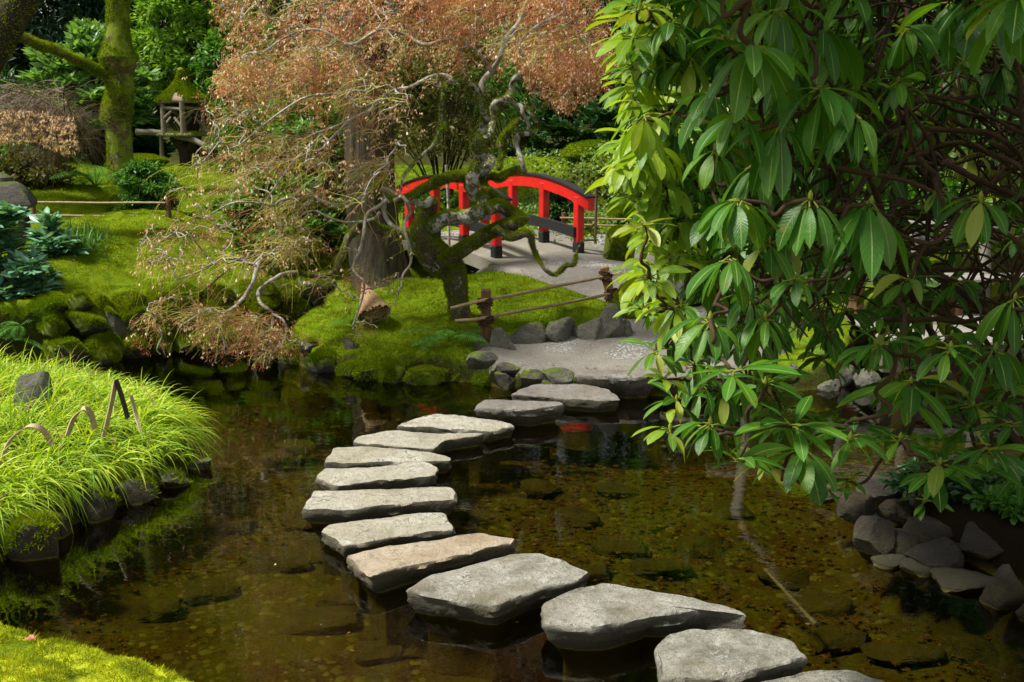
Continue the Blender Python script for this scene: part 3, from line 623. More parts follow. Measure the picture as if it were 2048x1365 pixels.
def rock_mb(size, seed, planes=11, sub=4, rough=.09, boxy=.35):
    r = np.random.default_rng(seed); bm = bmesh.new(); bmesh.ops.create_icosphere(bm, subdivisions=sub, radius=1)
    V = np.array([v.co[:] for v in bm.verts]); bm.verts.index_update(); F = np.array([[v.index for v in f.verts] for f in bm.faces]); bm.free()
    V = np.sign(V) * np.abs(V) ** (1 - boxy * .6)
    for _ in range(planes):
        n = nrm(r.normal(size=3)); h = r.uniform(.5, .82); d = V @ n - h; V = V - np.outer(np.maximum(d, 0), n) * .98
    V = V * (1 + rough * fbm(V, 1.6, 4, seed))[:, None] + .028 * fbm(V, 8, 3, seed + 3)[:, None] * nrm(V)
    V = V / np.abs(V).max(0); V = V * np.array(size) * .5
    a = r.uniform(-.5, .5); c, s = math.cos(a), math.sin(a)
    mb = MB(); mb.add(np.c_[V[:, 0] * c - V[:, 1] * s, V[:, 0] * s + V[:, 1] * c, V[:, 2]], F); return mb
def rock_at(cx, cy, wpx, hpx, mat='rock', label=None, group=None, seed=0, zb=None, moss=0, dep=.8, name='rock', planes=11, sink=.25, boxy=.35, sharp=32, Yf=None):
    if Yf is not None: g = at(cx, cy + hpx / 2, Yf)
    elif zb is None: g = ground(cx, cy + hpx / 2)
    else: g = on(cx, cy + hpx / 2, zb)
    k = mpp(g[1]); wx, wz = wpx * k, hpx * k; wy = wx * dep
    p = at(cx, cy, g[1] + wy * .35); zt = at(cx, cy - hpx / 2, g[1] + wy * .35)[2]
    bot = g[2] - sink * wz - .02; size = (wx * 1.04, wy, max(.03, zt - bot)); mb = rock_mb(size, seed, planes, boxy=boxy)
    c = np.array([p[0], g[1] + wy * .35, (zt + bot) / 2]); mb.v = [v + c for v in mb.v]
    o = mb.build(name, M[mat], sharp=sharp)
    tag(o, label, 'rock', group)
    if moss:
        tp = lambda P, N: (N[:, 2] + .8 * fbm(P, 5, 3, seed + 5) > (.9 - moss))
        n = int(min(16000, 9000 * moss * max(.2, wx * wz * 12)))
        f = fuzz(mb, n, .028, .008, tp, seed + 1, tilt=.7)
        if f.n: f.build('moss_cover', M['mossb'], o, smooth=False)
    return o
KERB = [(965,697,44,26,'low dark kerb rock beside the fern, at the left end of the kerb'),(1000,690,48,38,'rounded dark kerb rock right of the low one by the fern'),(1054,682,72,44,'wide flat topped kerb rock with a moss gap on its left'),
 (1118,674,60,46,'steep peaked kerb rock in the middle of the kerb'),(1184,671,70,40,'broad light grey kerb rock between two peaked ones'),(1228,656,52,58,'tall pointed kerb rock leaning beside the mossy boulder'),(1252,668,40,34,'small dark kerb rock at the foot of the mossy boulder')]
for k, (a, b, c, d, l) in enumerate(KERB): rock_at(a, b - 8, c * 1.2, d * 1.45, 'rock', l, 'kerb rocks between moss knoll and path', 300 + k, sink=.2, planes=9)
rock_at(1270, 608, 84, 84, 'rock_moss', 'round boulder wrapped in moss beside the leaning fence post', None, 320, moss=.5, name='boulder')
rock_at(1275, 540, 62, 36, 'rock', 'dark rock behind the leaning fence post at the path edge', None, 321, name='rock')
rock_at(1180, 570, 44, 16, 'rock_dark', 'flat black rock at the moss edge behind the top bamboo rail', None, 322)
rock_at(1035, 533, 120, 15, 'rock_dark', 'long low dark rock lining the path edge below the bridge end', None, 323, dep=.3)
rock_at(1245, 490, 76, 84, 'rock_moss', 'squared mossy boulder standing in the gravel right of the bridge', None, 324, moss=.45, name='boulder', planes=6)
WALL = [(965,719,70,32,'rock','flat topped pale rock at the left corner of the path end'),(1018,738,54,24,'rock_dark','dark wedge rock under the path edge, left of centre'),(1005,755,56,36,'rock_dark','dark rock at the waterline below the flat topped corner rock'),
 (1063,757,64,34,'rock_dark','rounded black rock at the waterline, third along the wall'),(1115,750,64,32,'rock','smooth oval grey rock left of the long slab'),(1098,768,40,18,'rock_dark','little black rock wedged behind the farthest step')]
for k, (a, b, c, d, m_, l) in enumerate(WALL): rock_at(a, b, c, d, m_, l, 'rocks of the path retaining wall', 340 + k, Yf=float(on(1000 if a < 1000 else a, [786, 790][a > 1050], 0)[1]) - .02, dep=.6, planes=8)
o = slab([(1150, 741), (1180, 736), (1280, 738), (1320, 743), (1316, 750), (1270, 753), (1200, 751), (1155, 747)], .19, M['granite'], 361, depth=.5, name='edge_slab'); tag(o, 'long thick granite slab edging the path above the water', 'stone slab')
o = slab([(1326, 744), (1380, 740), (1470, 742), (1500, 746), (1470, 753), (1380, 755), (1328, 751)], .18, M['granite'], 362, depth=.5, name='edge_slab'); tag(o, 'second granite edging slab, half hidden by rhododendron leaves', 'stone slab')
for k, (a, b, c, d, l) in enumerate([(1500,752,62,46,'grey rock at the water edge behind the hanging rhododendron leaves, leftmost'),(1568,752,70,52,'pale spotted rock at the water edge behind the rhododendron'),(1625,735,90,60,'largest dark rock behind the rhododendron, beside the small ferns'),(1690,748,66,50,'dark rock left of the timber deck'),(1735,756,60,44,'rock touching the left end of the deck beam'),(1660,770,60,24,'low wet rock in front of the largest dark rock')]):
    rock_at(a, b, c, d, 'rock', l, 'rocks along the far bank by the deck', 370 + k, zb=0.0)
for k, (a, b, c, d, l) in enumerate([(1748,1065,72,86,'rounded brown boulder at the left end of the near right bank'),(1712,1012,64,66,'dark rock above the rounded boulder'),(1800,1075,70,60,'brown rock right of the rounded boulder'),(1865,1112,104,72,'broad brown rock in the middle of the near right bank'),(1860,1062,100,52,'flat rock above the broad brown one'),
    (1972,1088,124,78,'large smooth rock below the lowest rhododendron leaves'),(1920,1160,140,44,'long low rock at the waterline'),(2012,1176,86,92,'pointed rock with a white lichen spot at the right edge'),(2052,1120,80,70,'rock cut by the right edge of the view'),(1790,1020,70,50,'dark rock under the rhododendron, highest on the bank'),(1930,1030,90,50,'dark rock behind the large smooth rock'),(1850,1010,80,50,'dark rock behind the flat one, under the leaves'),(2010,1040,90,56,'dark rock at the right edge above the pointed one'),(1760,975,80,46,'dark rock at the back corner of the near right bank'),(1960,985,100,50,'dark rock deep in shade below the leaves'),(1835,1135,60,34,'small rock wedged at the waterline between the broad and the low rock'),(1780,1120,64,36,'wet rock at the foot of the rounded boulder'),(1925,1108,60,40,'small rock between the broad rock and the large smooth rock'),(1660,985,50,34,'small dark rock at the waterline, farthest left on the near right bank'),(2070,1225,70,60,'wet rock at the lower right edge')]):
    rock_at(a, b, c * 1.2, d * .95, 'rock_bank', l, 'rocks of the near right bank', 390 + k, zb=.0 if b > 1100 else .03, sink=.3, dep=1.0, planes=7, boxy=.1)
# mossy stones of the left bank wall
r_ = np.random.default_rng(5); k = 0
for row, (y0, y1, zb_) in enumerate([(612, 575, .3), (650, 602, .15), (700, 655, 0.0)]):
    xx = 60 + row * 14; kr = 1
    while xx < 600:
        w_ = r_.uniform(48, 92); tx = xx / 600; cy = (y0 * (1 - tx) + y1 * tx) + r_.uniform(-6, 6); bare = r_.random() < .15
        pos_l = ['far left', 'left', 'middle', 'right'][min(3, int(xx / 160))]
        rock_at(xx + w_ / 2, cy, w_ * 1.05, r_.uniform(38, 56), 'rock' if bare else 'rock_moss', f"{'bare grey' if bare else 'moss covered'} stone, number {kr} from the left in the {['top', 'middle', 'bottom'][row]} course of the left bank", 'stones of the left bank wall', 420 + k, Yf=float(on(xx, np.interp(xx, [0, 110, 220, 310, 400, 520, 590], [738, 728, 716, 706, 697, 688, 668]), 0)[1]) + [.06, -.02, -.12][row], moss=.3 if bare else .95, dep=.8, sink=.4)
        k += 1; kr += 1; xx += w_ * .86
# mossy cushions of the peninsula shore
for k, (a, b, c, d, l, ms) in enumerate([(590,708,70,44,'moss mound at the left tip of the peninsula',.8),(640,722,76,50,'second moss mound from the tip of the peninsula',.8),(700,738,60,34,'moss mound under the hanging twigs',.8),(742,745,70,36,'long moss cushion right of the hanging twigs',.8),(780,742,66,48,'tall bright moss cushion at the water, left of centre',.9),(850,748,90,42,'widest moss cushion touching the water',.9),
    (918,742,64,40,'bright moss cushion beside the flat corner rock',.9),(966,758,42,26,'small round moss tuft below the wall rocks',.95),(880,715,80,24,'dark slate rock among the moss cushions',.1),(820,715,56,26,'dark rock peeking out below the fern',.15),(700,690,30,44,'narrow upright grey stone in the moss slope',.1),(620,690,44,30,'dark stone in the moss near the tip',.3)]):
    rock_at(a, b, c, d, 'rock_moss' if ms > .5 else 'rock', l, 'mossy stones of the peninsula shore', 480 + k, zb=0.0 if b > 735 else None, moss=ms, name='mossy_rock', planes=5 if ms > .5 else 10)
# rocks round the grass mound
for k, (a, b, c, d, l, ms) in enumerate([(110,988,110,66,'light grey rock under the grass on the mound wall',0),(40,1005,90,60,'dark rock under the grass at the left edge',.2),(60,1080,120,90,'mossy rock low on the mound wall at the left edge',.5),(190,1010,90,70,'dark mossy rock in the middle of the mound wall',.2),(100,1050,90,60,'grey rock with moss below the light one',.25),(270,985,90,52,'black rock where the mound wall bends',.1),(350,958,90,38,'black rock with a ledge near the mound tip',.1),(400,925,50,30,'dark rock at the tip of the mound',.1)]):
    rock_at(a, b, c, d, 'rock' if k == 0 else 'rock_dark', l, 'rocks of the grass mound wall', 510 + k, zb=0.0, moss=ms, sink=.5)
g = on(68, 835, .3); mb = rock_mb((.26, .2, .36), 531, 9); mb.v = [v + np.array([g[0], g[1], .47]) for v in mb.v]
tag(mb.build('rock', M['rock'], sharp=32), 'upright grey rock standing in the bright grass', 'rock')
# stones lying under water
pb2 = MB(); P2 = sample_poly([(-3.3, 4.0), (3.6, 4.0), (4.5, 8), (3, 9.6), (-3, 10.6)], 17000); z2 = H(P2[:, 0], P2[:, 1]); kk = (z2 < -.1) & (fbm(np.c_[P2, z2 * 0], 1.6, 3, 19) > -.3); P2, z2 = P2[kk], z2[kk]
pebble_cloud(pb2, np.c_[P2, z2 - .004], rng.uniform(.01, .04, len(P2)) * rng.uniform(.5, 1.3, len(P2))); tag(pb2.build('bed_pebbles', M['bedpeb']), 'small olive and brown pebbles covering the pond bed', 'pebbles', None, 'stuff')
BED = [(905,1010,60),(950,1045,80),(1010,930,70),(1080,960,60),(1150,1010,80),(1235,960,60),(640,1085,90),(600,1030,60),(560,1110,90),(640,1215,110),(860,1260,110),(980,1270,90),(760,1275,80),(1090,1310,120),(930,1330,100),(1230,1330,130),(700,1180,90),(540,890,50),(590,870,60),(1700,1260,110),(1800,1290,120),(1640,1180,90),(1560,1130,80),(1250,1080,90),(1330,1120,100),(1400,1080,70),(470,1030,70),(300,1190,90),(1950,1290,110),(1180,1140,70),(420,1150,80),(1470,1010,70)]
BEDL = [f"algae covered stone under water, number {1 + sorted(BED, key=lambda t: (t[1], t[0])).index(t)} counted from the far shore" for t in BED]
for k, (a, b, c) in enumerate(BED):
    p = on(a, b, -.25); w_ = c * mpp(p[1]) * 1.5; mb = rock_mb((w_, w_ * r_.uniform(.6, 1.0), r_.uniform(.07, .13)), 560 + k, 6, boxy=.8); mb.v = [v + np.array([p[0], p[1], max(hz(p[0], p[1]) + .03, -.36)]) for v in mb.v]
    tag(mb.build('submerged_rock', M['rock_bed'], sharp=32), BEDL[k], 'submerged stone', 'stones lying on the pond bed')
# sunken leaves
n = 9500; q = sample_poly([(-3.5, 4.2), (4, 4.2), (5, 8), (3, 10), (-3.5, 11)], n); zz = H(q[:, 0], q[:, 1]); kk = (zz < -.12) & (zz > -.5) & (fbm(np.c_[q, zz * 0], .9, 3, 9) + .15 * (q[:, 0] > .3) > -.12); q = q[kk]; zz = zz[kk]; lm = MB()
def maple_flakes(mb, P, r):
    """five-lobed dead leaves lying flat"""
    n = len(P); an = rng.uniform(0, 6.28, n)
    for l, s in ((0, 1), (.75, .85), (-.75, .85), (1.6, .55), (-1.6, .55)):
        D = np.stack([np.cos(an + l), np.sin(an + l), rng.normal(0, .12, n)], -1)
        flakes(mb, P, D, r * s, r * s * .42, bend=.3)
maple_flakes(lm, np.c_[q, zz + .015 + rng.uniform(0, .03, len(q))], rng.uniform(.02, .05, len(q)))
tag(lm.build('sunken_leaves', M['leaflitter'], smooth=False), 'red brown maple leaves lying on the pond bed', 'dead leaves', None, 'stuff')
tb = MB(); a_, b_ = on(1530, 1140, -.15), on(1632, 1250, -.12); Pp = np.linspace(a_, b_, 14); tube(tb, Pp, [.009 if i % 4 else .011 for i in range(14)], 8)
tag(tb.build('sunken_cane', M['wood_grey']), 'pale bamboo cane lying under water right of the steps', 'cane')
pt = MB(); p = on(552, 1130, .004); maple_flakes(pt, p[None] + [0, 0, .002], np.array([.012])); tag(pt.build('petal', M['seed']), 'single pale petal floating on the dark water', 'petal')
dl = MB(); p = on(68, 1256, .40); maple_flakes(dl, np.array([[p[0], p[1], hz(p[0], p[1]) + .02]]), np.array([.04])); tag(dl.build('fallen_leaf', M['redleaf']), 'curled red leaf on the nearest moss', 'dead leaf')
# ================================================================ red bridge
bo = on(993, 516, .66); Ax = nrm(np.array([-.62, .95, 0])); Wx = nrm(np.array([.93, .36, 0])); BW = .95
bridge = thing('arched_bridge', bo, 'red lacquered arched footbridge with black capped handrails and black footed posts', 'bridge')
dz = lambda t: .73 - .055 * (t - 1.1) ** 2
rz = lambda t: 1.465 - .14 * (t - .95) ** 2
def bp(t, s, z): t = np.asarray(t, float); return bo * [1, 1, 0] + Ax * t[..., None] + Wx * np.asarray(s, float)[..., None] + np.array([0, 0, 1]) * np.asarray(z, float)[..., None]
def sweep(mb, ts, s0, s1, z0, z1):
    ts = np.asarray(ts); C = np.stack([bp(ts, s0 + 0 * ts, z0(ts)), bp(ts, s1 + 0 * ts, z0(ts)), bp(ts, s1 + 0 * ts, z1(ts)), bp(ts, s0 + 0 * ts, z1(ts))], 1)
    n = len(ts); i = np.arange(n - 1)[:, None] * 4; j = np.arange(4)[None]; k = (j + 1) % 4
    F = np.stack([i + j, i + k, i + 4 + k, i + 4 + j], -1).reshape(-1, 4); mb.add(C.reshape(-1, 3), np.vstack([F, [[3, 2, 1, 0]], [[(n - 1) * 4 + q for q in (0, 1, 2, 3)]]]))
ts = np.linspace(-.9, 2.9, 40); m_ = MB(); sweep(m_, ts, -.14, BW + .14, lambda t: dz(t) - .14, lambda t: dz(t) + 0 * t); m_.build('deck', M['concrete'], bridge, sharp=30)
m_ = MB(); sweep(m_, np.linspace(-.75, -.45, 4), -.06, BW + .06, lambda t: -.3 + 0 * t, lambda t: dz(t) - .142); m_.build('abutment', M['concrete'], bridge, sharp=30)
m_ = MB(); sweep(m_, np.linspace(2.5, 2.8, 4), -.06, BW + .06, lambda t: -.3 + 0 * t, lambda t: dz(t) - .142); m_.build('abutment', M['concrete'], bridge, sharp=30)
Mb = np.stack([Wx, Ax, [0, 0, 1]], 1)
for side, s, t0, t1, posts in (('near', 0, -.22, 2.15, (0, .66, 1.3, 1.92)), ('far', BW, -.22, 2.15, (0, .66, 1.3, 1.92))):
    sg = 1 if side == 'near' else -1
    ts = np.linspace(t0, t1, 30)
    m_ = MB(); sweep(m_, ts, s - .035, s + .035, lambda t: rz(t) - .13, rz); rail = m_.build('handrail', M['red'], bridge, sharp=30)
    m_ = MB(); sweep(m_, ts, s - .05, s + .05, lambda t: rz(t) + .001, lambda t: rz(t) + .02); m_.build('rail_cap', M['black'], rail, sharp=30)
    ts = np.linspace(t0 + .2, t1, 26); m_ = MB(); sweep(m_, ts, s + sg * .052 - .022, s + sg * .052 + .022, lambda t: dz(t) + .18, lambda t: dz(t) + .29); m_.build('side_board', M['black'], bridge, sharp=30)
    for t in posts:
        zt = float(rz(t)) - .06; zb = float(dz(t)); hgt = zt - zb - .12; ps = s - sg * .0
        c = bp(t, ps, zb + .12 + hgt / 2); m_ = MB(); bevbox(m_, c, (.083, .083, hgt), Mb, .008); post = m_.build('post', M['red'], bridge, smooth=False)
        m_ = MB(); c = bp(t, ps, zb + .06); bevbox(m_, c, (.089, .089, .122), Mb, .006); m_.build('post_foot', M['black'], post, smooth=False)
        if side == 'near' and t in (.66,):
            m_ = MB(); bevbox(m_, bp(t, -.16, zb - .28), (.07, .07, .5), Mb, .006); m_.build('lower_post', M['red'], bridge, smooth=False)
# ================================================================ bamboo fence on the knoll
def lash(mb, c, r, n=5, axis=None, seed=0):
    rr = np.random.default_rng(seed)
    for k in range(n):
        t = np.linspace(0, 6.5, 22); tl = rr.uniform(-.5, .5, 2); P = np.stack([np.cos(t) * r, np.sin(t) * r, (k - n / 2) * .011 + tl[0] * np.cos(t) * r + tl[1] * np.sin(t) * r], -1) + c
        tube(mb, P, .0075, 5)
    for k in range(3):
        e = c + np.array([rr.normal(0, .02), -r * 1.1, rr.normal(0, .01)]); P = np.stack([e, e + [rr.normal(0, .02), -.02, -.02], e + [rr.normal(0, .03), -.02, -.06]]); tube(mb, smoothpath(P, 4), .006, 5)
pA, pB = at(972, 668, 10.05), at(1232, 610, 10.75)
pA[2] = hz(pA[0], pA[1]) - .03; pB = ground(1226, 606)
fence = thing('bamboo_fence', pA, 'low two rail bamboo fence tied with dark rope to two timber posts', 'fence')
kA = mpp(pA[1]); tA = at(970, 586, pA[1]); m_ = MB(); hA = tA[2] - pA[2] + .03
bevbox(m_, (pA[0], pA[1], pA[2] + hA / 2), (.085, .085, hA), None, .006); m_.build('post', M['wood_brown'], fence, smooth=False)
tB = at(1208, 534, pB[1] + .0); dB = tB - (pB - [0, 0, .06]); L_ = np.linalg.norm(dB); zax = dB / L_; xax = nrm(np.cross([0, 1, 0], zax)); Mx = np.stack([xax, np.cross(zax, xax), zax], 1)
m_ = MB(); bevbox(m_, (pB - [0, 0, .06] + tB) / 2, (.085, .085, L_), Mx, .006); m_.build('post', M['wood_tan'], fence, smooth=False)
def rod(mb, pts, r, knots=9, bend=.0, seed=0):
    P = smoothpath(pts, 14); n = len(P); rr = np.full(n, r) * np.linspace(1.08, .92, n); kk = np.linspace(0, n - 1, knots).astype(int)[1:-1]; rr[kk] *= 1.16
    P = P + (fbm(P, 1.3, 2, seed)[:, None] * np.array([0, 0, 1])) * bend; tube(mb, P, rr, 10)
yA, yB = pA[1] - .06, pB[1] - .07
m_ = MB(); rod(m_, [at(901, 617, yA - .05), at(968, 602, yA), at(1090, 578, (yA + yB) / 2), at(1200, 554, yB), at(1243, 544, yB + .1)], .0135, 11, .01, 3); m_.build('rail', M['bamboo'], fence)
m_ = MB(); rod(m_, [at(910, 642, yA - .05), at(968, 636, yA), at(1090, 614, (yA + yB) / 2), at(1215, 588, yB), at(1262, 576, yB + .1)], .0135, 11, .01, 4); m_.build('rail', M['bamboo'], fence)
for c, r in ((at(970, 605, pA[1]), .062), (at(972, 640, pA[1]), .062), (at(1211, 552, pB[1]), .06), (at(1222, 586, pB[1]), .06)):
    m_ = MB(); lash(m_, c, r, 5, seed=int(c[0] * 100) & 255); m_.build('rope_tie', M['rope'], fence)
# far bamboo rails
def rail_fence(name, label, Y, rows, xl, xr, posts, r, grp):
    b = at((xl + xr) / 2, rows[0][0], Y); t = thing(name, b, label, 'fence', grp)
    for y0, y1 in rows:
        m_ = MB(); rod(m_, [at(xl, y0, Y), at((xl + xr) / 2, (y0 + y1) / 2 + 1, Y + .02), at(xr, y1, Y)], r, 12, .015, 7); m_.build('rail', M['bamboo'], t)
    for x in posts:
        p = at(x, rows[0][0], Y); zg = hz(p[0], p[1]) - .05; m_ = MB(); tube(m_, [(p[0], p[1] + .03, zg), (p[0], p[1] + .03, p[2] + .06)], .03, 8); m_.build('post', M['wood_brown'], t)
rail_fence('rail_fence', 'low fence of two thin bamboo rails crossing the lawn beside the stone lantern', 13.9, [(405, 406), (431, 433)], 70, 330, (64, 335), .012, None)
rail_fence('rail_fence', 'thin bamboo rail fence in front of the moss slope right of the bridge', 15.0, [(436, 441), (449, 456)], 1120, 1480, (1128, 1300, 1470), .012, None)
st = MB(); p = at(1191, 410, 14.4); tube(st, [(p[0], p[1], hz(p[0], p[1]) - .05), (p[0] + .01, p[1], at(1191, 356, 14.4)[2])], .018, 7); tag(st.build('stake', M['wood_brown']), 'thin bare stake standing behind the end of the red handrail', 'stake')
st = MB(); p = at(898, 495, 13.2); tube(st, smoothpath([(p[0], p[1], p[2] - .2), (p[0], p[1], p[2] + .4), (p[0] - .02, p[1], p[2] + .9)], 5), .017, 7); tag(st.build('stake', M['bark_limb']), 'slim straight support stake in front of the left bridge posts', 'stake')
# ================================================================ straw cone
ap, bc = at(726, 566, 10.7), at(745, 618, 10.55)
cone = thing('straw_cone', bc, 'small straw cone cover leaning over on the moss below the big trunk', 'straw cover')
ax_ = nrm(bc - ap); hgt = np.linalg.norm(bc - ap) + .06; u_ = nrm(np.cross(ax_, [0, 1, 0])); v_ = np.cross(ax_, u_); n = 60; th = np.arange(n) * 2 * math.pi / n
m_ = MB(); rows = []
for k, s in enumerate(np.linspace(0, 1, 9)):
    rad = .012 + s * .14 + .006 * (np.arange(n) % 2) * s; hh = s * hgt * (1 + .04 * rng.normal(size=n) * (s > .9))
    rows.append(ap + ax_ * np.reshape(hh * np.ones(n), (n, 1)) + u_ * (np.cos(th) * rad)[:, None] + v_ * (np.sin(th) * rad)[:, None])
i = np.arange(8)[:, None] * n; j = np.arange(n)[None]; k1 = (j + 1) % n; m_.add(np.vstack(rows), np.stack([i + j, i + k1, i + n + k1, i + n + j], -1).reshape(-1, 4)); m_.build('straw', M['straw'], cone, smooth=False)
m_ = MB()
for s in (.3, .62, .97):
    P = ap + ax_ * s * hgt + u_ * (np.cos(np.append(th, th[0])) * (.02 + s * .115))[:, None] + v_ * (np.sin(np.append(th, th[0])) * (.02 + s * .115))[:, None]; tube(m_, P, .005 if s > .4 else .008, 5)
m_.build('binding', M['strawdark'], cone)
# ================================================================ rustic wooden lantern
lb = at(362, 330, 20.5); lb[2] = hz(lb[0], lb[1]); K = mpp(20.5)
lan = thing('wooden_lantern', lb, 'rustic log lantern with mossy peaked roof on a forked trunk', 'lantern')
LP = lambda px, py, dy=0: at(px, py, 20.5 + dy)
cx = 364
def lathe4(mb, prof, rot=.45, n=4, sub=10, c=(0, 0)):
    th = np.arange(n * sub) * 2 * math.pi / (n * sub); s = (math.pi / n); f = math.cos(s) / np.cos((th % (2 * s)) - s); rows = []
    for r, z, sq in prof:
        rr = r * (f * sq + (1 - sq)); rows.append(np.stack([c[0] + rr * np.cos(th + rot), c[1] + rr * np.sin(th + rot), np.full(n * sub, z)], -1))
    V = np.vstack(rows); N = n * sub; i = np.arange(len(prof) - 1)[:, None] * N; j = np.arange(N)[None]; k = (j + 1) % N
    mb.add(V, np.stack([i + j, i + k, i + N + k, i + N + j], -1).reshape(-1, 4))
zz = lambda py: float(LP(cx, py)[2])
C_ = LP(cx, 200); ctr = (C_[0], C_[1])
m_ = MB(); lathe4(m_, [(.0, zz(205), .9), (.41, zz(206), .9), (.43, zz(201), .9), (.40, zz(196), .9), (.27, zz(185), .8), (.17, zz(174), .6), (.09, zz(160), .3), (.06, zz(148), 0), (.045, zz(144), 0), (.045, zz(141), 0), (0, zz(140), 0)], c=ctr)
m_.v = [v + .02 * fbm(v, 5, 2, 3)[:, None] * np.array([1, 1, .6]) for v in m_.v]; roof = m_.build('roof', M['shingle'], lan)
f_ = fuzz(m_, 9000, .04, .025, lambda P, N: (N[:, 2] > -.1) * ((np.abs(P[:, 0] - ctr[0]) > .10) | (P[:, 2] > zz(183)) | (fbm(P, 5, 2, 3) > .4)), 4); f_.build('roof_moss', M['mossb'], roof, smooth=False)
m_ = MB(); lathe4(m_, [(0, zz(135), 0), (.03, zz(136), 0), (.055, zz(139), 0), (.05, zz(143), 0), (0, zz(145), 0)], c=ctr); m_.build('finial', M['mossd'], roof)
def log(pts, r, name='strut', mat='log', sd=0): m_ = MB(); P = smoothpath(pts, 6); tube(m_, P, np.linspace(r, r * .9, len(P)), 9, rough=.12, seed=sd); return m_.build(name, M[mat], lan)
hw = .30
cor = [(-hw * .95, -hw * .55), (hw * .25, -hw * 1.05), (hw * .95, hw * .5), (-hw * .25, hw * 1.05)]
for q, (dx, dy) in enumerate(cor): log([(ctr[0] + dx, ctr[1] + dy, zz(268)), (ctr[0] + dx, ctr[1] + dy, zz(204))], .045 if q < 2 else .04, 'post', sd=q)
for q in range(4):
    a, b = cor[q], cor[(q + 1) % 4]; A = lambda z, p: (ctr[0] + p[0] * 1.04, ctr[1] + p[1] * 1.04, zz(z))
    log([A(215, a), A(219, b)], .03, 'crossbar', sd=q); log([A(240, a), A(222, ((a[0] + b[0]) / 2, (a[1] + b[1]) / 2))], .028, 'brace', sd=9 + q); log([A(256, b), A(235, ((a[0] * .4 + b[0] * .6), (a[1] * .4 + b[1] * .6)))], .026, 'brace', sd=19 + q)
m_ = MB(); lathe4(m_, [(0, zz(273), .9), (.43, zz(273), .9), (.45, zz(270), .9), (.43, zz(266), .9), (0, zz(266), .9)], c=ctr); sh = m_.build('platform', M['log'], lan)
fuzz(m_, 2200, .03, .02, lambda P, N: (N[:, 2] > .3) * (fbm(P, 3, 2, 3) > -.5), 6).build('platform_moss', M['mossb'], sh, smooth=False)
log([LP(272, 265), LP(300, 265), LP(330, 268)], .055, 'side_log'); log([LP(350, 272, -.2), LP(385, 280, -.3), LP(410, 292, -.4)], .05, 'side_log')
trk = np.array([ctr[0] + .0, ctr[1], lb[2] - .05])
log([trk, (ctr[0] - .02, ctr[1], zz(300)), (ctr[0] - .18, ctr[1], zz(272))], .10, 'trunk', 'bark_dark'); log([(ctr[0], ctr[1], zz(306)), (ctr[0] + .12, ctr[1] - .05, zz(290)), (ctr[0] + .24, ctr[1] - .1, zz(272))], .06, 'trunk_fork', 'bark_dark'); log([(ctr[0], ctr[1], zz(308)), (ctr[0] - .0, ctr[1] + .1, zz(272))], .06, 'trunk_fork', 'bark_dark')
p = LP(322, 272); log([(p[0], p[1], hz(p[0], p[1]) - .05), p], .04, 'leg')
# ================================================================ stone lantern
s0 = at(30, 480, 12.6); s0[2] = hz(s0[0], s0[1]); K = mpp(12.6); sl = thing('stone_lantern', s0, 'dark stone lantern with a domed cap beside the blue green shrub', 'lantern')
c_ = at(10, 400, 12.6); z_ = lambda py: float(at(10, py, 12.6)[2]); cc = (c_[0], c_[1])
m_ = MB(); lathe4(m_, [(0, z_(413), .9), (.40, z_(413), .9), (.405, z_(406), .9), (.385, z_(400), .9), (.32, z_(383), .8), (.24, z_(370), .7), (.17, z_(364), .5), (.11, z_(362), .2), (.10, z_(354), 0), (.03, z_(345), 0), (0, z_(343), 0)], rot=.78 + .25, c=cc); m_.v = [v + .008 * fbm(v, 7, 2, 3)[:, None] for v in m_.v]; m_.build('cap', M['lanternstone'], sl, sharp=40)
Rz = np.array([[math.cos(.25), -math.sin(.25), 0], [math.sin(.25), math.cos(.25), 0], [0, 0, 1]])
m_ = MB()
for a_, b_ in ((-1, -1), (-1, 1), (1, -1), (1, 1)):
    d_ = Rz @ np.array([a_ * .17, b_ * .17, 0]); bevbox(m_, (cc[0] + d_[0], cc[1] + d_[1], (z_(413) + z_(466)) / 2), (.07, .07, z_(413) - z_(466)), Rz, .008)
bevbox(m_, (cc[0], cc[1], z_(418)), (.402, .402, .045), Rz, .008); m_.build('light_box', M['lanternstone'], sl, smooth=False)
m_ = MB(); bevbox(m_, (cc[0], cc[1], z_(472)), (.52, .52, .09), Rz, .02); m_.build('shelf', M['lanternstone'], sl, smooth=False)
m_ = MB(); lathe4(m_, [(.15, z_(479), 0), (.12, z_(500), 0), (.17, s0[2] - .1, 0)], c=cc); m_.build('shaft', M['lanternstone'], sl)
# ================================================================ timber deck with railing and bench
dk = at(1900, 720, 9.6); deck = thing('timber_deck', (dk[0], dk[1], .15), 'weathered timber deck with a thick side beam over the water', 'deck')
x0, x1 = at(1762, 720, 9.6)[0], 7.0; zt = at(1900, 688, 9.6)[2]; zb = at(1900, 744, 9.6)[2]
m_ = MB(); bevbox(m_, ((x0 + x1) / 2, 9.6, (zt + zb) / 2), (x1 - x0, .09, zt - zb), None, .006); m_.build('side_beam', M['beam'], deck, smooth=False)
m_ = MB(); bevbox(m_, ((x0 + x1) / 2, 9.585, zt + .018), (x1 - x0 + .04, .12, .03), None, .006); m_.build('edge_plank', M['wood_grey'], deck, smooth=False)
for k in range(34):
    xk = x0 + .07 + k * .125; m_ = MB(); bevbox(m_, (xk, 10.25, zt + .012 + rng.uniform(0, .004)), (.115, 1.2, .03), None, .004); m_.build('plank', M['wood_grey'], deck, smooth=False)
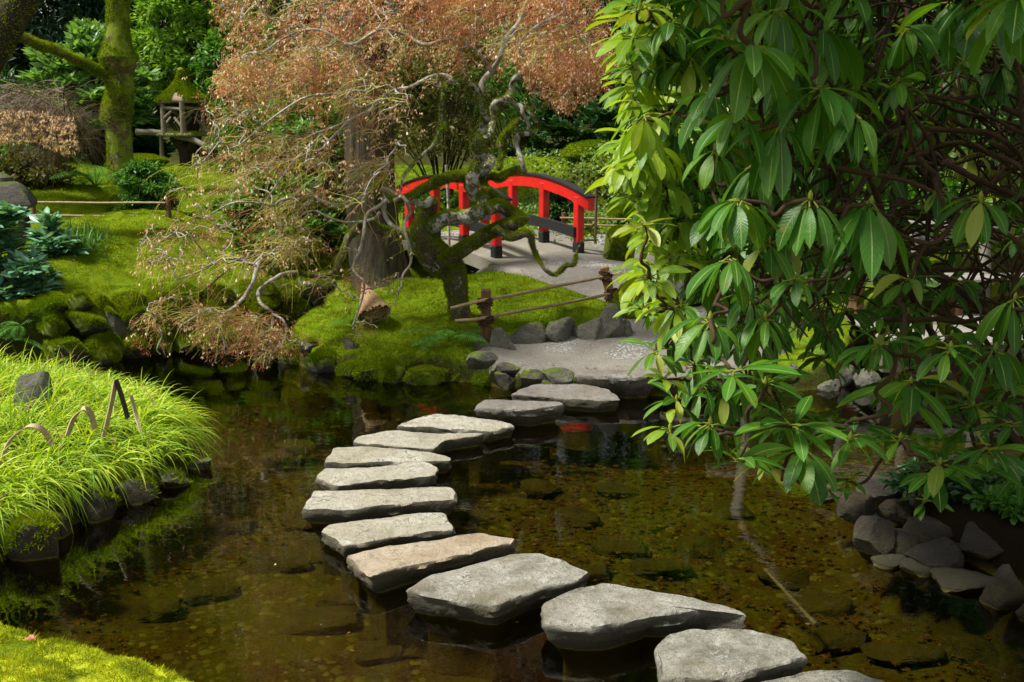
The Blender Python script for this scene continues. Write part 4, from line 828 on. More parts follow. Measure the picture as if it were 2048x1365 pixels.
for xk in (x0 + .3, x0 + 2.2, x0 + 4.0):
    m_ = MB(); tube(m_, [(xk, 9.9, -.5), (xk, 9.9, zt - .01)], .08, 10); m_.build('pile', M['wood_brown'], deck)
bY = 10.75; bn = at(1900, 560, bY); bench = thing('timber_bench', (bn[0], bn[1], zt), 'weathered pale plank bench on the timber deck behind the rhododendron', 'bench')
for k in range(3):
    m_ = MB(); z1 = at(1900, 562, bY)[2]; xa, xb = at(1690, 560, bY)[0], 6.5; bevbox(m_, ((xa + xb) / 2, bY + k * .14, z1), (xb - xa, .13, .05), None, .006); m_.build('seat_plank', M['wood_grey'], bench, smooth=False)
for xk in np.arange(xa + .15, xb, .9):
    m_ = MB(); bevbox(m_, (xk, bY + .14, (zt + .028 + z1 - .026) / 2), (.07, .3, z1 - zt - .056), None, .006); m_.build('leg', M['wood_brown'], bench, smooth=False)
rY = 11.1; rl = thing('timber_railing', at(1750, 640, rY), 'weathered round log railing running behind the rhododendron', 'railing')
m_ = MB(); rod(m_, [at(1430, 444, rY), at(1650, 449, rY), at(1850, 455, rY), at(2200, 462, rY)], .05, 5, .03, 5); m_.build('top_rail', M['wood_grey'], rl)
m_ = MB(); rod(m_, [at(1640, 474, rY), at(1850, 478, rY), at(2200, 486, rY)], .03, 5, .03, 6); m_.build('lower_rail', M['wood_grey'], rl)
for x_, yt, yb_, rr in ((1500, 352, 650, .055), (1968, 455, 600, .05), (1700, 455, 620, .05), (1830, 455, 620, .045), (1600, 250, 450, .035)):
    if x_ == 1600: continue
    m_ = MB(); tube(m_, smoothpath([at(x_, yb_, rY - (.6 if x_ == 1500 else .05)), at(x_ + 3, (yt + yb_) / 2, rY - (.3 if x_ == 1500 else .05)), at(x_ - 2, yt, rY - .05)], 6), rr, 9, rough=.08); m_.build('post', M['wood_grey'], rl)
m_ = MB(); tube(m_, smoothpath([at(1505, 380, 10.6), at(1600, 280, 10.3), at(1690, 205, 10.0)], 6), .035, 8, rough=.1); tag(m_.build('support_pole', M['wood_grey']), 'pale leaning support pole inside the rhododendron', 'pole')
m_ = MB(); bevbox(m_, tuple(ground(1504, 640) + [0, 0, .12]), (.2, .16, .34), None, .02); tag(m_.build('post_stump', M['wood_tan'], smooth=False), 'short tan timber block at the foot of the pale post', 'block')
# split bamboo hoops in the grass
def strip(label, pts, w, mat, dark=True):
    P = smoothpath(pts, 8); T = nrm(np.gradient(P, axis=0)); S = nrm(np.cross(T, np.array([.0, 1, .25]))); S = nrm(np.cross(T, np.cross(S, T))); w2 = w / 2
    S = np.tile(np.array([.25, .9, .1]), (len(P), 1)); S = nrm(S - T * (S * T).sum(1)[:, None]); Nn = np.cross(T, S) * .003
    V = np.stack([P - S * w2 - Nn, P + S * w2 - Nn, P + S * w2 + Nn, P - S * w2 + Nn], 1); n = len(P); i = np.arange(n - 1)[:, None] * 4; j = np.arange(4)[None]; k = (j + 1) % 4
    m_ = MB(); m_.add(V.reshape(-1, 3), np.stack([i + j, i + k, i + 4 + k, i + 4 + j], -1).reshape(-1, 4)); tag(m_.build('bamboo_strip', M[mat], smooth=False), label, 'bamboo strip', 'split bamboo strips stuck in the grass')
G3 = lambda px, py, Y: at(px, py - 8, Y - .25)
strip('upright split bamboo strip bent over sharply at its top', [G3(205, 890, 7.2), G3(222, 820, 7.25), G3(232, 768, 7.3)], .045, 'split')
strip('dark short end of the sharply bent bamboo strip', [G3(232, 768, 7.3), G3(243, 800, 7.3), G3(256, 845, 7.3)], .04, 'splitdark')
strip('low bamboo hoop in the middle of the grass', [G3(135, 880, 6.9), G3(148, 845, 6.95), G3(168, 828, 7.0), G3(182, 838, 7.05), G3(190, 868, 7.1)], .045, 'split')
strip('wide bamboo hoop arching at the left edge of the grass', [G3(0, 940, 6.6), G3(20, 890, 6.65), G3(55, 862, 6.7), G3(85, 868, 6.75), G3(105, 900, 6.8)], .04, 'split')
strip('pale bamboo strip half sunk in the grass behind the hoops', [G3(262, 800, 7.5), G3(270, 830, 7.5), G3(285, 880, 7.4)], .03, 'split')
# ================================================================ weeping maple
mb0 = ground(925, 648); MY = mb0[1]
maple = thing('weeping_maple', mb0, 'weeping laceleaf maple with twisted mossy trunk and dry reddish seed clusters leaning over the pond', 'tree')
mossacc = []; LIMBPTS = []
def chain(pts, Y0, Y1, name='limb', mat='bark_maple', moss=.6, jit=.05, sd=0, wob=.0):
    A = np.array(pts, float); n = len(A); Y = np.linspace(Y0, Y1, n) + np.sin(np.arange(n) * 1.7 + sd) * jit
    P = at(A[:, 0], A[:, 1], Y); r = A[:, 2] * mpp(Y) * (.9 if name == 'trunk' else .8); S = smoothpath(P, 7); rs = np.interp(np.linspace(0, n - 1, len(S)), np.arange(n), r)
    if wob: S = S + wob * np.stack([fbm(S, 9, 2, sd + 1), fbm(S, 9, 2, sd + 2), fbm(S, 9, 2, sd + 3)], -1)
    m_ = MB(); tube(m_, S, rs, 12 if rs.max() > .02 else 7, rough=.16, seed=sd); o = m_.build(name, M[mat], maple)
    LIMBPTS.append(S[len(S) // 4:])
    if moss:
        L_ = np.linalg.norm(np.diff(S, axis=0), axis=1).sum(); cnt = int(L_ * rs.mean() * 2 * math.pi * 60000 * moss)
        f = fuzz(m_, min(26000, cnt), .02, .006, lambda P, N: ((N[:, 2] * .7 + fbm(P, 6, 2, 4)) > .35 - moss * .75), sd + 3, tilt=.5)
        if f.n: f.build('branch_moss', M['mossd'] if sd % 2 else M['mossb'], o, smooth=False)
    return o
chain([(928,655,27),(920,630,25),(917,597,23),(905,545,34),(885,528,36),(862,507,34),(845,478,25),(850,443,20),(856,420,17),(862,400,14)], MY + .03, MY - .1, 'trunk', 'bark_maple', .9, .02, 1)
chain([(850,455,18),(868,452,17),(890,440,18),(912,436,18),(940,432,20),(962,420,20),(966,404,19),(950,392,17),(942,375,14),(945,355,15),(955,335,16),(960,318,14),(955,300,13),(952,284,13),(956,268,12),(968,252,11),(970,232,10),(962,210,10),(955,186,9),(945,172,7),(930,164,6),(912,161,6),(895,166,6),(888,180,6),(884,205,5),(883,228,5),(889,250,5),(878,266,4),(864,293,4),(850,306,4),(822,336,3),(805,360,3),(802,385,2)], MY - .1, MY - .45, 'stem', 'bark_lichen', .4, .05, 2)
chain([(952,352,11),(975,335,11),(984,318,10),(970,304,9),(962,284,9),(980,270,8),(984,242,9),(987,220,9),(992,206,9),(1012,199,9),(1022,184,9),(1026,165,8),(1038,150,8),(1060,135,8),(1085,110,7),(1100,80,6)], MY - .05, MY + .3, 'stem', 'bark_lichen', .15, .06, 3)
chain([(975,420,16),(1000,412,14),(1024,428,14),(1044,440,15),(1026,448,15),(992,460,15),(958,478,16),(925,500,18),(898,516,19),(880,530,16)], MY - .25, MY - .15, 'limb', 'bark_maple', 1.0, .05, 5)
chain([(990,455,11),(1020,474,11),(1050,468,10),(1060,474,8),(1066,495,5),(1076,520,4.5),(1090,540,4.5),(1107,551,4),(1120,543,4.5),(1134,532,5),(1148,531,4),(1152,512,3.5),(1158,494,3),(1168,482,2.5),(1192,480,2),(1180,465,1.6),(1188,450,1.4)], MY - .3, MY - .55, 'limb', 'bark_maple', .55, .05, 7)
chain([(1004,410,12),(985,392,11),(970,378,10),(964,364,10),(975,352,9),(999,357,9),(1017,346,8),(1037,341,9),(1050,346,8)], MY - .1, MY + .1, 'limb', 'bark_maple', .95, .04, 9)
chain([(1050,346,7),(1043,323,6),(1036,300,6),(1034,284,6),(1037,269,6),(1064,267,6),(1074,254,5.5),(1070,238,5),(1060,226,5),(1052,216,6),(1066,214,5),(1082,215,5),(1096,200,5),(1092,184,5),(1070,176,5),(1072,160,4),(1100,150,4)], MY + .1, MY + .3, 'limb', 'bark_lichen', .2, .05, 10)
chain([(1034,268,4),(1054,262,4),(1056,246,4.5),(1046,228,5),(1044,216,6),(1030,208,6),(1021,200,6)], MY + .15, MY + .2, 'limb', 'bark_limb', .0, .03, 12)
chain([(998,340,6),(1002,320,6),(1007,304,8),(1003,282,8),(1015,264,8),(1028,250,7),(1044,240,6)], MY + .2, MY + .35, 'limb', 'bark_maple', .8, .03, 11)
chain([(945,362,12),(930,354,13),(905,355,13),(880,362,12),(858,373,11),(835,386,10),(812,398,9),(790,402,7),(765,392,7),(748,378,7),(762,366,5),(770,352,4)], MY - .15, MY - .6, 'limb', 'bark_maple', .9, .06, 13)
chain([(862,402,12),(848,410,9),(820,402,7),(800,394,6),(772,380,6),(745,378,7),(728,392,7),(713,401,7),(690,408,6),(668,411,6),(645,403,5),(627,394,4),(598,392,4),(577,397,4),(560,402,4),(545,412,3),(520,407,3),(472,405,2.5),(440,418,2),(410,436,1.6)], MY - .15, MY - 1.1, 'limb', 'bark_limb', .06, .05, 14)
chain([(790,402,6),(805,394,5),(816,410,5),(819,428,4),(808,450,4),(815,480,3.5),(822,505,3.5),(820,530,3),(806,550,2.5),(802,575,1.6)], MY - .5, MY - .8, 'limb', 'bark_limb', 0, .05, 15)
chain([(762,384,7),(768,402,6),(768,425,6),(778,445,6),(792,456,5.5),(806,462,4)], MY - .4, MY - .55, 'limb', 'bark_limb', 0, .03, 16)
chain([(775,400,5),(755,415,5),(738,425,4.5),(730,440,4),(727,470,4),(720,500,4),(706,535,3.5),(716,552,3.5),(728,566,3),(724,600,2.5),(706,650,2)], MY - .6, MY - .95, 'limb', 'bark_limb', 0, .06, 17)
chain([(760,425,4),(748,438,4),(715,445,3.5),(685,444,3),(655,434,3),(630,422,2.5),(605,428,2)], MY - .5, MY - .9, 'limb', 'bark_limb', 0, .05, 18)
chain([(840,460,16),(800,470,13),(750,455,12),(735,440,12),(715,455,11),(695,480,10),(680,520,9),(668,545,8),(633,552,7),(600,547,6),(585,525,5),(560,515,5),(540,505,5),(520,518,4),(505,524,4),(479,525,4),(460,540,3.5),(445,548,3),(420,570,3),(398,586,2.5),(375,588,2.5),(359,590,2),(345,612,2),(330,624,1.6),(308,642,1.3)], MY + .1, MY - 1.0, 'limb', 'bark_maple', .3, .07, 19)
chain([(595,545,6),(568,548,5),(548,558,5),(530,570,5),(517,585,5),(520,605,4.5),(535,618,4.5),(545,628,4),(545,650,4),(540,662,3.5),(522,668,3),(500,672,2)], MY - .6, MY - 1.0, 'limb', 'bark_limb', 0, .06, 20)
chain([(517,520,6),(513,540,6),(506,566,5.5),(492,590,5),(479,605,4.5),(462,620,4),(441,626,4),(425,618,3.5),(408,622,3),(385,638,2.5),(359,652,1.6)], MY - .6, MY - 1.2, 'limb', 'bark_limb', 0, .05, 21)
chain([(545,628,3),(565,640,3),(573,660,2.6),(565,685,2),(548,700,1.4)], MY - .9, MY - 1.1, 'limb', 'bark_limb', 0, .05, 22)
chain([(513,532,4),(480,520,3.5),(450,518,3.5),(431,524,3),(405,540,2.5),(385,548,2),(350,560,1.5)], MY - .8, MY - 1.3, 'limb', 'bark_limb', 0, .05, 23)
chain([(960,190,8),(965,163,7),(983,143,7),(1000,115,6),(1010,80,6),(1040,40,5),(1060,-20,4)], MY - .1, MY + .1, 'limb', 'bark_limb', 0, .08, 24)
chain([(912,161,6),(880,150,5),(850,160,5),(820,175,4),(790,180,4),(760,200,4),(740,220,3.5),(700,240,3),(660,258,3),(630,268,2.5),(590,290,2)], MY - .3, MY - 1.0, 'limb', 'bark_limb', 0, .08, 25)
chain([(983,143,6),(950,100,5),(900,80,5),(850,90,5),(810,70,4),(760,60,4),(700,90,4),(640,60,3),(580,70,3),(520,110,2)], MY - .1, MY - .8, 'limb', 'bark_limb', 0, .1, 26)
chain([(1026,165,6),(1050,140,5),(1090,110,5),(1130,120,5),(1160,105,4),(1190,90,3),(1215,110,2)], MY + .2, MY - .2, 'limb', 'bark_limb', 0, .1, 27)
chain([(1060,135,6),(1040,90,5),(1080,50,5),(1120,30,4),(1160,-10,4)], MY + .2, MY + .3, 'limb', 'bark_limb', 0, .1, 28)
chain([(760,200,3.5),(720,215,3),(690,190,3),(640,190,3),(600,200,2.5),(540,240,2),(480,290,1.6)], MY - .8, MY - 1.5, 'limb', 'bark_limb', 0, .1, 29)
chain([(700,240,3),(660,280,3),(640,300,2.6),(600,310,2.4),(560,360,2),(520,420,1.6)], MY - .9, MY - 1.4, 'limb', 'bark_limb', 0, .1, 30)
# secondary limbs and twigs
ZA = [(430, -70), (1262, -70), (1255, 60), (1215, 170), (1120, 180), (1040, 140), (960, 135), (860, 160), (430, 170)]
ZB = [(430, 120), (900, 130), (850, 250), (790, 400), (690, 430), (560, 560), (420, 560), (268, 580), (262, 500), (330, 380), (395, 300)]
ZC = [(240, 660), (310, 590), (420, 560), (600, 640), (640, 690), (530, 740), (330, 720)]
ZD = [(560, 480), (760, 440), (830, 480), (830, 590), (730, 700), (560, 700)]
ZE = [(1020, 100), (1240, 80), (1230, 190), (1140, 230), (1060, 190)]
def zone(poly, n, y0, y1):
    q = sample_poly(poly, n); return at(q[:, 0], q[:, 1], rng.uniform(y0, y1, n))
nodes = np.vstack(LIMBPTS)
sec = []; m_ = MB()
tg = np.vstack([zone(ZA, 150, MY - 1.2, MY + 1.2), zone(ZB, 170, MY - 1.6, MY - .1), zone(ZC, 26, MY - 1.4, MY - .9), zone(ZE, 25, MY - .5, MY + .8), zone(ZD, 14, MY - 1.0, MY - .6)])
allp = [nodes]
for k, t in enumerate(tg):
    pts = np.vstack(allp); d = np.linalg.norm((pts - t) * [1, 1, 1.1], axis=1) + 1.0 * np.maximum(0, t[2] - pts[:, 2]) * .3; a = pts[np.argmin(d)]; L = np.linalg.norm(t - a)
    if L < .03: continue
    n = 9; s = np.linspace(0, 1, n)[:, None]; P = a + (t - a) * s + np.array([0, 0, 1]) * (np.sin(s * math.pi) * L * .16) + np.sin(s * math.pi) ** .5 * .22 * L * np.stack([fbm(s * [7, 0, 0] + k, 1, 2, 1), fbm(s * [7, 0, 0] + k, 1, 2, 2), fbm(s * [7, 0, 0] + k, 1, 2, 3)], -1)
    P[0] = a; P = smoothpath(P, 3); tube(m_, P, np.linspace(.0075, .0028, len(P)), 5, rough=.1, seed=k); allp.append(P[2:]); sec.append(P)
m_.build('branchlets', M['bark_limb'], maple)
secp = np.vstack(sec)
def twigs(base, n, L0, L1, spread, down, r0=.0019, kseg=6, left=.25):
    i = rng.integers(0, len(base), n); B = base[i] + rng.normal(0, .01, (n, 3)); K = kseg + 1
    an = rng.uniform(0, 6.28, n); D = np.stack([np.cos(an) * spread - left, np.sin(an) * spread, rng.normal(.1, .35, n)], -1); D = nrm(D)
    L = rng.uniform(L0, L1, n); P = [B]
    for k in range(kseg):
        D = nrm(D + rng.normal(0, .17, (n, 3)) + np.array([0, 0, -down / kseg])); P.append(P[-1] + D * (L / kseg)[:, None])
    P = np.stack(P, 1); r = np.linspace(1, .45, K)[None] * np.full((n, 1), r0); return P, r
def inzones(P, zs):
    """keep twigs whose tips stay in the crown"""
    t = P[:, -1]; d = t - np.array([0, 0, CAMZ]); dep = d[:, 1] * cs - d[:, 2] * sn; px = 1024 + FPX * d[:, 0] / dep; py = 682.5 - FPX * (d[:, 1] * sn + d[:, 2] * cs) / dep
    k = np.zeros(len(t), bool)
    for z in zs: k |= in_poly(px, py, z)
    return k
zsel = lambda z: secp[inzones(secp[:, None], [z])]
m_ = MB(); tips = {}
for key, z, n, L0, L1, dn, col in (('A', ZA, 3600, .12, .42, 1.3, 0), ('B', ZB, 1500, .2, .62, 1.3, 0), ('C', ZC, 620, .12, .42, 1.1, 0), ('D', ZD, 220, .08, .3, 1.4, 0), ('E', ZE, 500, .08, .3, 1.2, 0)):
    b = zsel(z)
    if len(b) == 0: b = secp
    P, r = twigs(b, n, L0, L1, 1.0, dn); k = inzones(P, [z, ZA, ZB, ZC, ZD, ZE]) | (rng.random(len(P)) < .05); P, r = P[k], r[k]
    thin_tubes(m_, P, r); n2 = len(P)
    i = rng.integers(0, n2, n2); B = P[i, rng.integers(2, 5, n2)]; P2, r2 = twigs(B, n2, .05, .18, 1, 1.0, .0014, 4); k = inzones(P2, [z]); P2, r2 = P2[k], r2[k]; thin_tubes(m_, P2, r2)
    tips[key] = (P, P2)
m_.build('twigs', M['twig'], maple, smooth=False)
sm, dm = MB(), MB()
def seeds(mb, P, n_each, size):
    n = len(P) * n_each; B = np.repeat(P, n_each, 0) + rng.normal(0, .011, (n, 3)); an = rng.uniform(0, 6.28, n); D = np.stack([np.cos(an) * .6, np.sin(an) * .6, np.full(n, -1.) + rng.normal(0, .3, n)], -1)
    L = rng.uniform(.65, 1.25, n) * size; flakes(mb, B, D, L, L * .42); D2 = D * [-1, -1, 1]; flakes(mb, B, D2, L, L * .42)
def shreds(mb, P, n_each, size, sp=.02):
    n = len(P) * n_each; B = np.repeat(P, n_each, 0) + rng.normal(0, sp, (n, 3)); D = rng.normal(size=(n, 3)) + [0, 0, -.5]; L = rng.uniform(.5, 1.3, n) * size; flakes(mb, B, D, L, L * .16)
for key, fs, fr in (('A', .46, .34), ('B', .30, .09), ('C', .14, .07), ('D', .08, .04), ('E', .6, .3)):
    for P in tips[key]:
        t = P[:, -1]; q = P[:, -2]; c = fbm(t, 2.1, 2, 40)
        k = rng.random(len(t)) < fs * (1 + .9 * fbm(t, 3, 2, 41)); seeds(sm, t[k], 2, .027)
        k = rng.random(len(t)) < fr * (1 + 1.6 * c); shreds(dm, t[k], 12, .034); shreds(dm, q[k], 7, .034)
for a, b in ((690, 580), (520, 660), (470, 650), (270, 690), (560, 655), (420, 655), (300, 650), (580, 700)):   # knots of dry leaves near the water
    c = secp[np.argmin(np.linalg.norm(secp - at(a, b, MY - 1.1), axis=1))] * .5 + at(a, b, MY - 1.1) * .5; shreds(dm, c[None] + rng.normal(0, .06, (7, 3)) * [1.4, 1, .6], 16, .036, .022)
sm.build('seed_wings', M['seed'], maple, smooth=False); dm.build('dry_leaves', M['redleaf'], maple, smooth=False)
# ================================================================ big furrowed trunk and other trunks
def treetrunk(name, label, cat, chains, mat, moss=0, parent=None, fmat='mossd', flare=True, sides=26, crown=None, rough=.08, ridges=0):
    """chains: [(points px, Y0, Y1)], first one is the trunk"""
    A = np.array(chains[0][0], float); Y = np.linspace(chains[0][1], chains[0][2], len(A)); P = at(A[:, 0], A[:, 1], Y); P[0, 2] = hz(P[0, 0], P[0, 1]) - .1
    root = thing(name, P[0], label, cat)
    for q, (pts, y0, y1) in enumerate(chains):
        A = np.array(pts, float); Y = np.linspace(y0, y1, len(A)); P = at(A[:, 0], A[:, 1], Y); r = A[:, 2] * mpp(Y)
        if q == 0: P[0, 2] = hz(P[0, 0], P[0, 1]) - .1
        S = smoothpath(P, 8); rs = np.interp(np.linspace(0, len(A) - 1, len(S)), np.arange(len(A)), r); m_ = MB(); tube(m_, S, rs, sides if q == 0 else 12, rough=rough, seed=q + len(name))
        if ridges and q == 0:
            V = m_.v[0].reshape(len(S), sides, 3); th = np.arange(sides); w_ = 1 + ridges * (np.sin(th * 2.1 + .5) * .5 + .5 * np.sin(th * 4.3 + 2))[None, :] * (1 + .3 * np.sin(np.arange(len(S)) * .2))[:, None] + .055 * fbm(np.stack([np.cos(th / sides * 6.283)[None] * 5 + 0 * S[:, :1], np.sin(th / sides * 6.283)[None] * 5 + 0 * S[:, :1], S[:, 2:] * 1.3 + 0 * th[None]], -1), 1, 3, 5)
            V = S[:, None] + (V - S[:, None]) * w_[..., None]; m_.v[0] = V.reshape(-1, 3)
        o = m_.build('trunk' if q == 0 else 'limb', M[mat], root)
        if moss:
            f = fuzz(m_, int(min(36000, 30000 * moss)) if q == 0 else 7000, .032, .013, lambda P, N: (fbm(P, 3, 3, 4) + .35 * N[:, 2] - .25 * N[:, 0]) > .25 - moss * .6, 5 + q, tilt=.5)
            if f.n: f.build('trunk_moss', M[fmat], o, smooth=False)
    return root
bigt = treetrunk('old_cedar', 'thick straight old tree trunk with furrowed bark behind the weeping maple', 'tree', [([(768,600,66),(762,560,56),(752,500,52),(745,430,49),(740,340,46),(736,250,44),(732,150,42),(728,40,40),(722,-150,36),(716,-500,28),(712,-800,12)], 11.9, 12.1)], 'bark_trunk', .0, sides=64, rough=.05, ridges=.09)
lm_ = treetrunk('mossy_maple', 'moss covered maple trunk with a swollen knot left of the wooden lantern', 'tree', [([(250,382,30),(243,340,24),(240,300,24),(236,262,24),(231,240,27),(236,210,25),(241,180,25),(239,150,24),(238,134,31),(236,114,34),(236,97,27),(237,60,22),(236,0,20),(234,-120,20),(225,-300,14)], 17.0, 17.0), ([(216,150,12),(200,143,9),(170,128,8),(135,112,8),(105,98,9),(80,92,9),(50,78,9),(15,64,9),(-40,60,9)], 17.0, 15.4)], 'bark_moss', .95, fmat='mossb', sides=30, rough=.12)
f1 = treetrunk('leaning_maple', 'dark leaning trunk cut by the top left corner of the view', 'tree', [([(-260,620,60),(-180,420,55),(-90,220,46),(-20,90,42),(25,20,36),(60,-60,32),(110,-200,26)], 12.5, 13.2)], 'bark_dark', .35, fmat='mossd', sides=24, rough=.1)
# ================================================================ bushes
def sph(n): return nrm(rng.normal(size=(n, 3)))
def bush(name, label, c, R3, n, L, W, mat, cat='shrub', group=None, clumps=40, whorl=0, stems=6, trunk=None, flat=.5, droop=.5, csize=.28, smat='bark_dark', big=False, up=.25, gap=0.0):
    c = np.array(c, float); R3 = np.array(R3, float); gz = hz(c[0], c[1]); base = np.array([c[0], c[1], gz])
    root = thing(name, base, label, cat, group)
    cc = sph(clumps) * rng.uniform(.25, 1.0, (clumps, 1)) ** .5; cc[:, 2] = np.where(cc[:, 2] < -.7, -cc[:, 2], cc[:, 2]); C = c + cc * R3
    C[:, 2] = np.maximum(C[:, 2], gz + .03)
    i = rng.integers(0, clumps, n); off = sph(n) * rng.uniform(0, 1, (n, 1)) ** .4 * csize * R3.mean(); off[:, 2] *= flat
    if whorl:
        nw = n // whorl; P = C[i[:nw]] + off[:nw]; out = nrm((P - c) / R3 + [0, 0, .5]); B = np.repeat(P, whorl, 0); an = rng.uniform(0, 6.28, nw * whorl); D = np.stack([np.cos(an), np.sin(an), rng.uniform(-.3, .6, nw * whorl)], -1) + np.repeat(out, whorl, 0) * .55
    else: B = C[i] + off; D = nrm(B - C[i] + 1e-6) * .8 + rng.normal(size=(n, 3)) * .5 + [0, 0, up - .35]
    B[:, 2] = np.maximum(B[:, 2], gz + .02); k = len(B); l = rng.uniform(.7, 1.25, k) * L; m_ = MB()
    if big: leaves(m_, B, D, l, l * W / L, droop, rng.normal(0, .35, k), 3, .25, .5)
    else: flakes(m_, B, D, l, l * W / L)
    s = MB()
    for q in range(min(clumps, 26)):
        e = C[q]; b0 = base + [rng.normal(0, .05) * R3[0], rng.normal(0, .05) * R3[1], -.05]; mid = b0 * .5 + e * .5 + rng.normal(0, .06, 3) * R3.mean(); mid[2] = b0[2] * .45 + e[2] * .55; tube(s, smoothpath([b0, mid, e], 5), np.linspace(.014, .004, 11) * max(.7, R3.mean() * 1.2), 5)
    if trunk: tube(s, smoothpath([base - [0, 0, .2], base * .5 + (c * .5) + [.1, 0, 0], c + [0, 0, R3[2] * .5]], 6), np.linspace(trunk, trunk * .35, 13), 10, rough=.1)
    s.build('trunk' if trunk else 'stems', M[smat], root); m_.build('crown' if trunk else 'foliage', M[mat], root, smooth=big)
    return root
def bpx(name, label, px, py, rx, ry, Y, n, Lp, mat, asp=.45, dz=.8, **k):
    K = mpp(Y); c = at(px, py, Y); return bush(name, label, c, (rx * K, rx * K * dz, ry * K), n, Lp * K, Lp * K * asp, mat, **k)
bpx('blue_green_shrub', 'blue green broadleaf shrub in front of the stone lantern at the left edge', -8, 570, 108, 150, 10.9, 4600, 34, 'blue', .36, whorl=7, clumps=60, big=True, csize=.3, droop=.3)
bpx('blue_green_shrub', 'small blue green shrub just right of the stone lantern', 105, 500, 40, 62, 12.2, 600, 30, 'blue', .36, whorl=6, clumps=22, big=True, droop=.3)
bpx('fine_leaf_shrub', 'fresh green fine leaved shrub behind the bamboo rails, right of the mossy trunk', 292, 385, 62, 60, 14.6, 6500, 10, 'mid', .45, clumps=60)
bpx('low_shrub', 'brownish green open shrub behind the stone lantern cap', 70, 340, 75, 48, 16.5, 3500, 11, 'olive', .45, clumps=45)
bpx('low_shrub', 'dense green shrub behind the stone lantern at the left edge', -10, 330, 80, 60, 17.5, 4500, 12, 'mid', .45, clumps=45)
bpx('broadleaf_shrub', 'dark leafy shrub under the hanging maple twigs on the left bank', 560, 440, 150, 95, 12.9, 4600, 20, 'mid', .42, whorl=6, clumps=80, csize=.22)
bpx('broadleaf_shrub', 'dark broadleaf shrub left of the old furrowed trunk', 650, 400, 80, 130, 13.6, 3600, 20, 'dark', .42, whorl=6, clumps=60)
bpx('laurel_shrub', 'pale green laurel behind the mossy knotted trunk', 185, 170, 105, 110, 21, 5200, 24, 'light', .4, whorl=6, clumps=90, dz=.6, droop=.6)
bpx('laurel_shrub', 'deep green laurel left of the wooden lantern', 250, 285, 80, 75, 22, 2800, 24, 'dark', .4, whorl=6, clumps=50, dz=.5)
bpx('bright_maple', 'sunlit yellow green tree behind the wooden lantern roof', 370, 60, 110, 150, 25, 11000, 15, 'bright', .4, cat='tree', clumps=110, trunk=.12, csize=.22)
bpx('bright_maple', 'smaller sunlit tree at the left of the weeping maple crown', 485, 170, 80, 130, 23.5, 6500, 15, 'mid', .4, cat='tree', clumps=80, trunk=.1, csize=.24)
bpx('feathery_shrub', 'soft green shrub right of the wooden lantern', 520, 300, 85, 90, 18.5, 7000, 14, 'mid', .25, clumps=80)
bpx('feathery_shrub', 'blue green shrub seen between the maple twigs left of the old trunk', 640, 230, 100, 130, 16.5, 6000, 16, 'light', .35, whorl=5, clumps=90)
bpx('dark_evergreen', 'dark bluish evergreen in the top left behind the trunks', 70, 60, 160, 150, 27, 9000, 20, 'conifer', .25, cat='tree', clumps=120, trunk=.15)
bpx('dark_evergreen', 'dark evergreen right of the mossy knotted trunk', 260, 90, 60, 130, 28, 5000, 22, 'conifer', .2, cat='tree', clumps=60, trunk=.15)
bpx('dark_evergreen', 'dark shrubby evergreen low behind the leaning twigs at the left', 60, 240, 160, 90, 24, 7000, 16, 'dark', .4, clumps=90, cat='tree', trunk=.12)
bpx('camellia', 'glossy dark camellia beyond the right half of the red bridge', 1130, 260, 85, 90, 18.5, 4400, 17, 'dark', .42, whorl=5, clumps=70, csize=.24)
bpx('camellia', 'glossy dark camellia between the red bridge and the rhododendron', 1230, 290, 85, 85, 18.0, 4400, 17, 'dark', .42, whorl=5, clumps=70, csize=.24)
bpx('clipped_shrub', 'low dark rounded shrub on the lawn behind the maple trunk', 1010, 322, 42, 24, 20, 3000, 9, 'dark', .5, clumps=40)
bpx('olive_shrub', 'brownish thin leaved tree behind the maple stems', 880, 200, 130, 150, 16.5, 9000, 12, 'olive', .35, clumps=120, csize=.2)
bpx('olive_shrub', 'green feathery tree behind the upper maple stems', 1040, 180, 120, 120, 20.5, 8000, 14, 'mid', .25, clumps=90, cat='tree', trunk=.1)
bpx('bridge_shrub', 'small dark shrub under the right end of the red handrail', 1120, 405, 38, 38, 15.2, 2200, 9, 'dark', .45, clumps=30)
bpx('bridge_shrub', 'fresh green shrub behind the left posts of the bridge', 870, 415, 62, 42, 16.2, 3200, 11, 'mid', .4, clumps=40)
for k, (a, b, rx, ry, Y, mt, lb) in enumerate([(1420, 200, 150, 160, 13.5, 'mid', 'green shrub glimpsed through the left part of the rhododendron'), (1650, 300, 170, 150, 14.5, 'bright', 'sunlit green shrub glimpsed through the middle of the rhododendron'), (1900, 250, 190, 180, 15, 'mid', 'green shrub glimpsed through the right part of the rhododendron'), (1820, 430, 160, 60, 13, 'mid', 'low shrub behind the log railing'), (1500, 430, 80, 60, 13.5, 'dark', 'dark low shrub behind the left end of the log railing'), (2150, 400, 150, 160, 12.5, 'dark', 'dark shrub at the right edge behind the railing'), (2250, 100, 260, 260, 10.5, 'dark', 'tall dark shrub beyond the right edge of the view')]):
    bpx('background_shrub', lb, a, b, rx, ry, Y, 6000, 20, mt, .4, clumps=80, whorl=5)
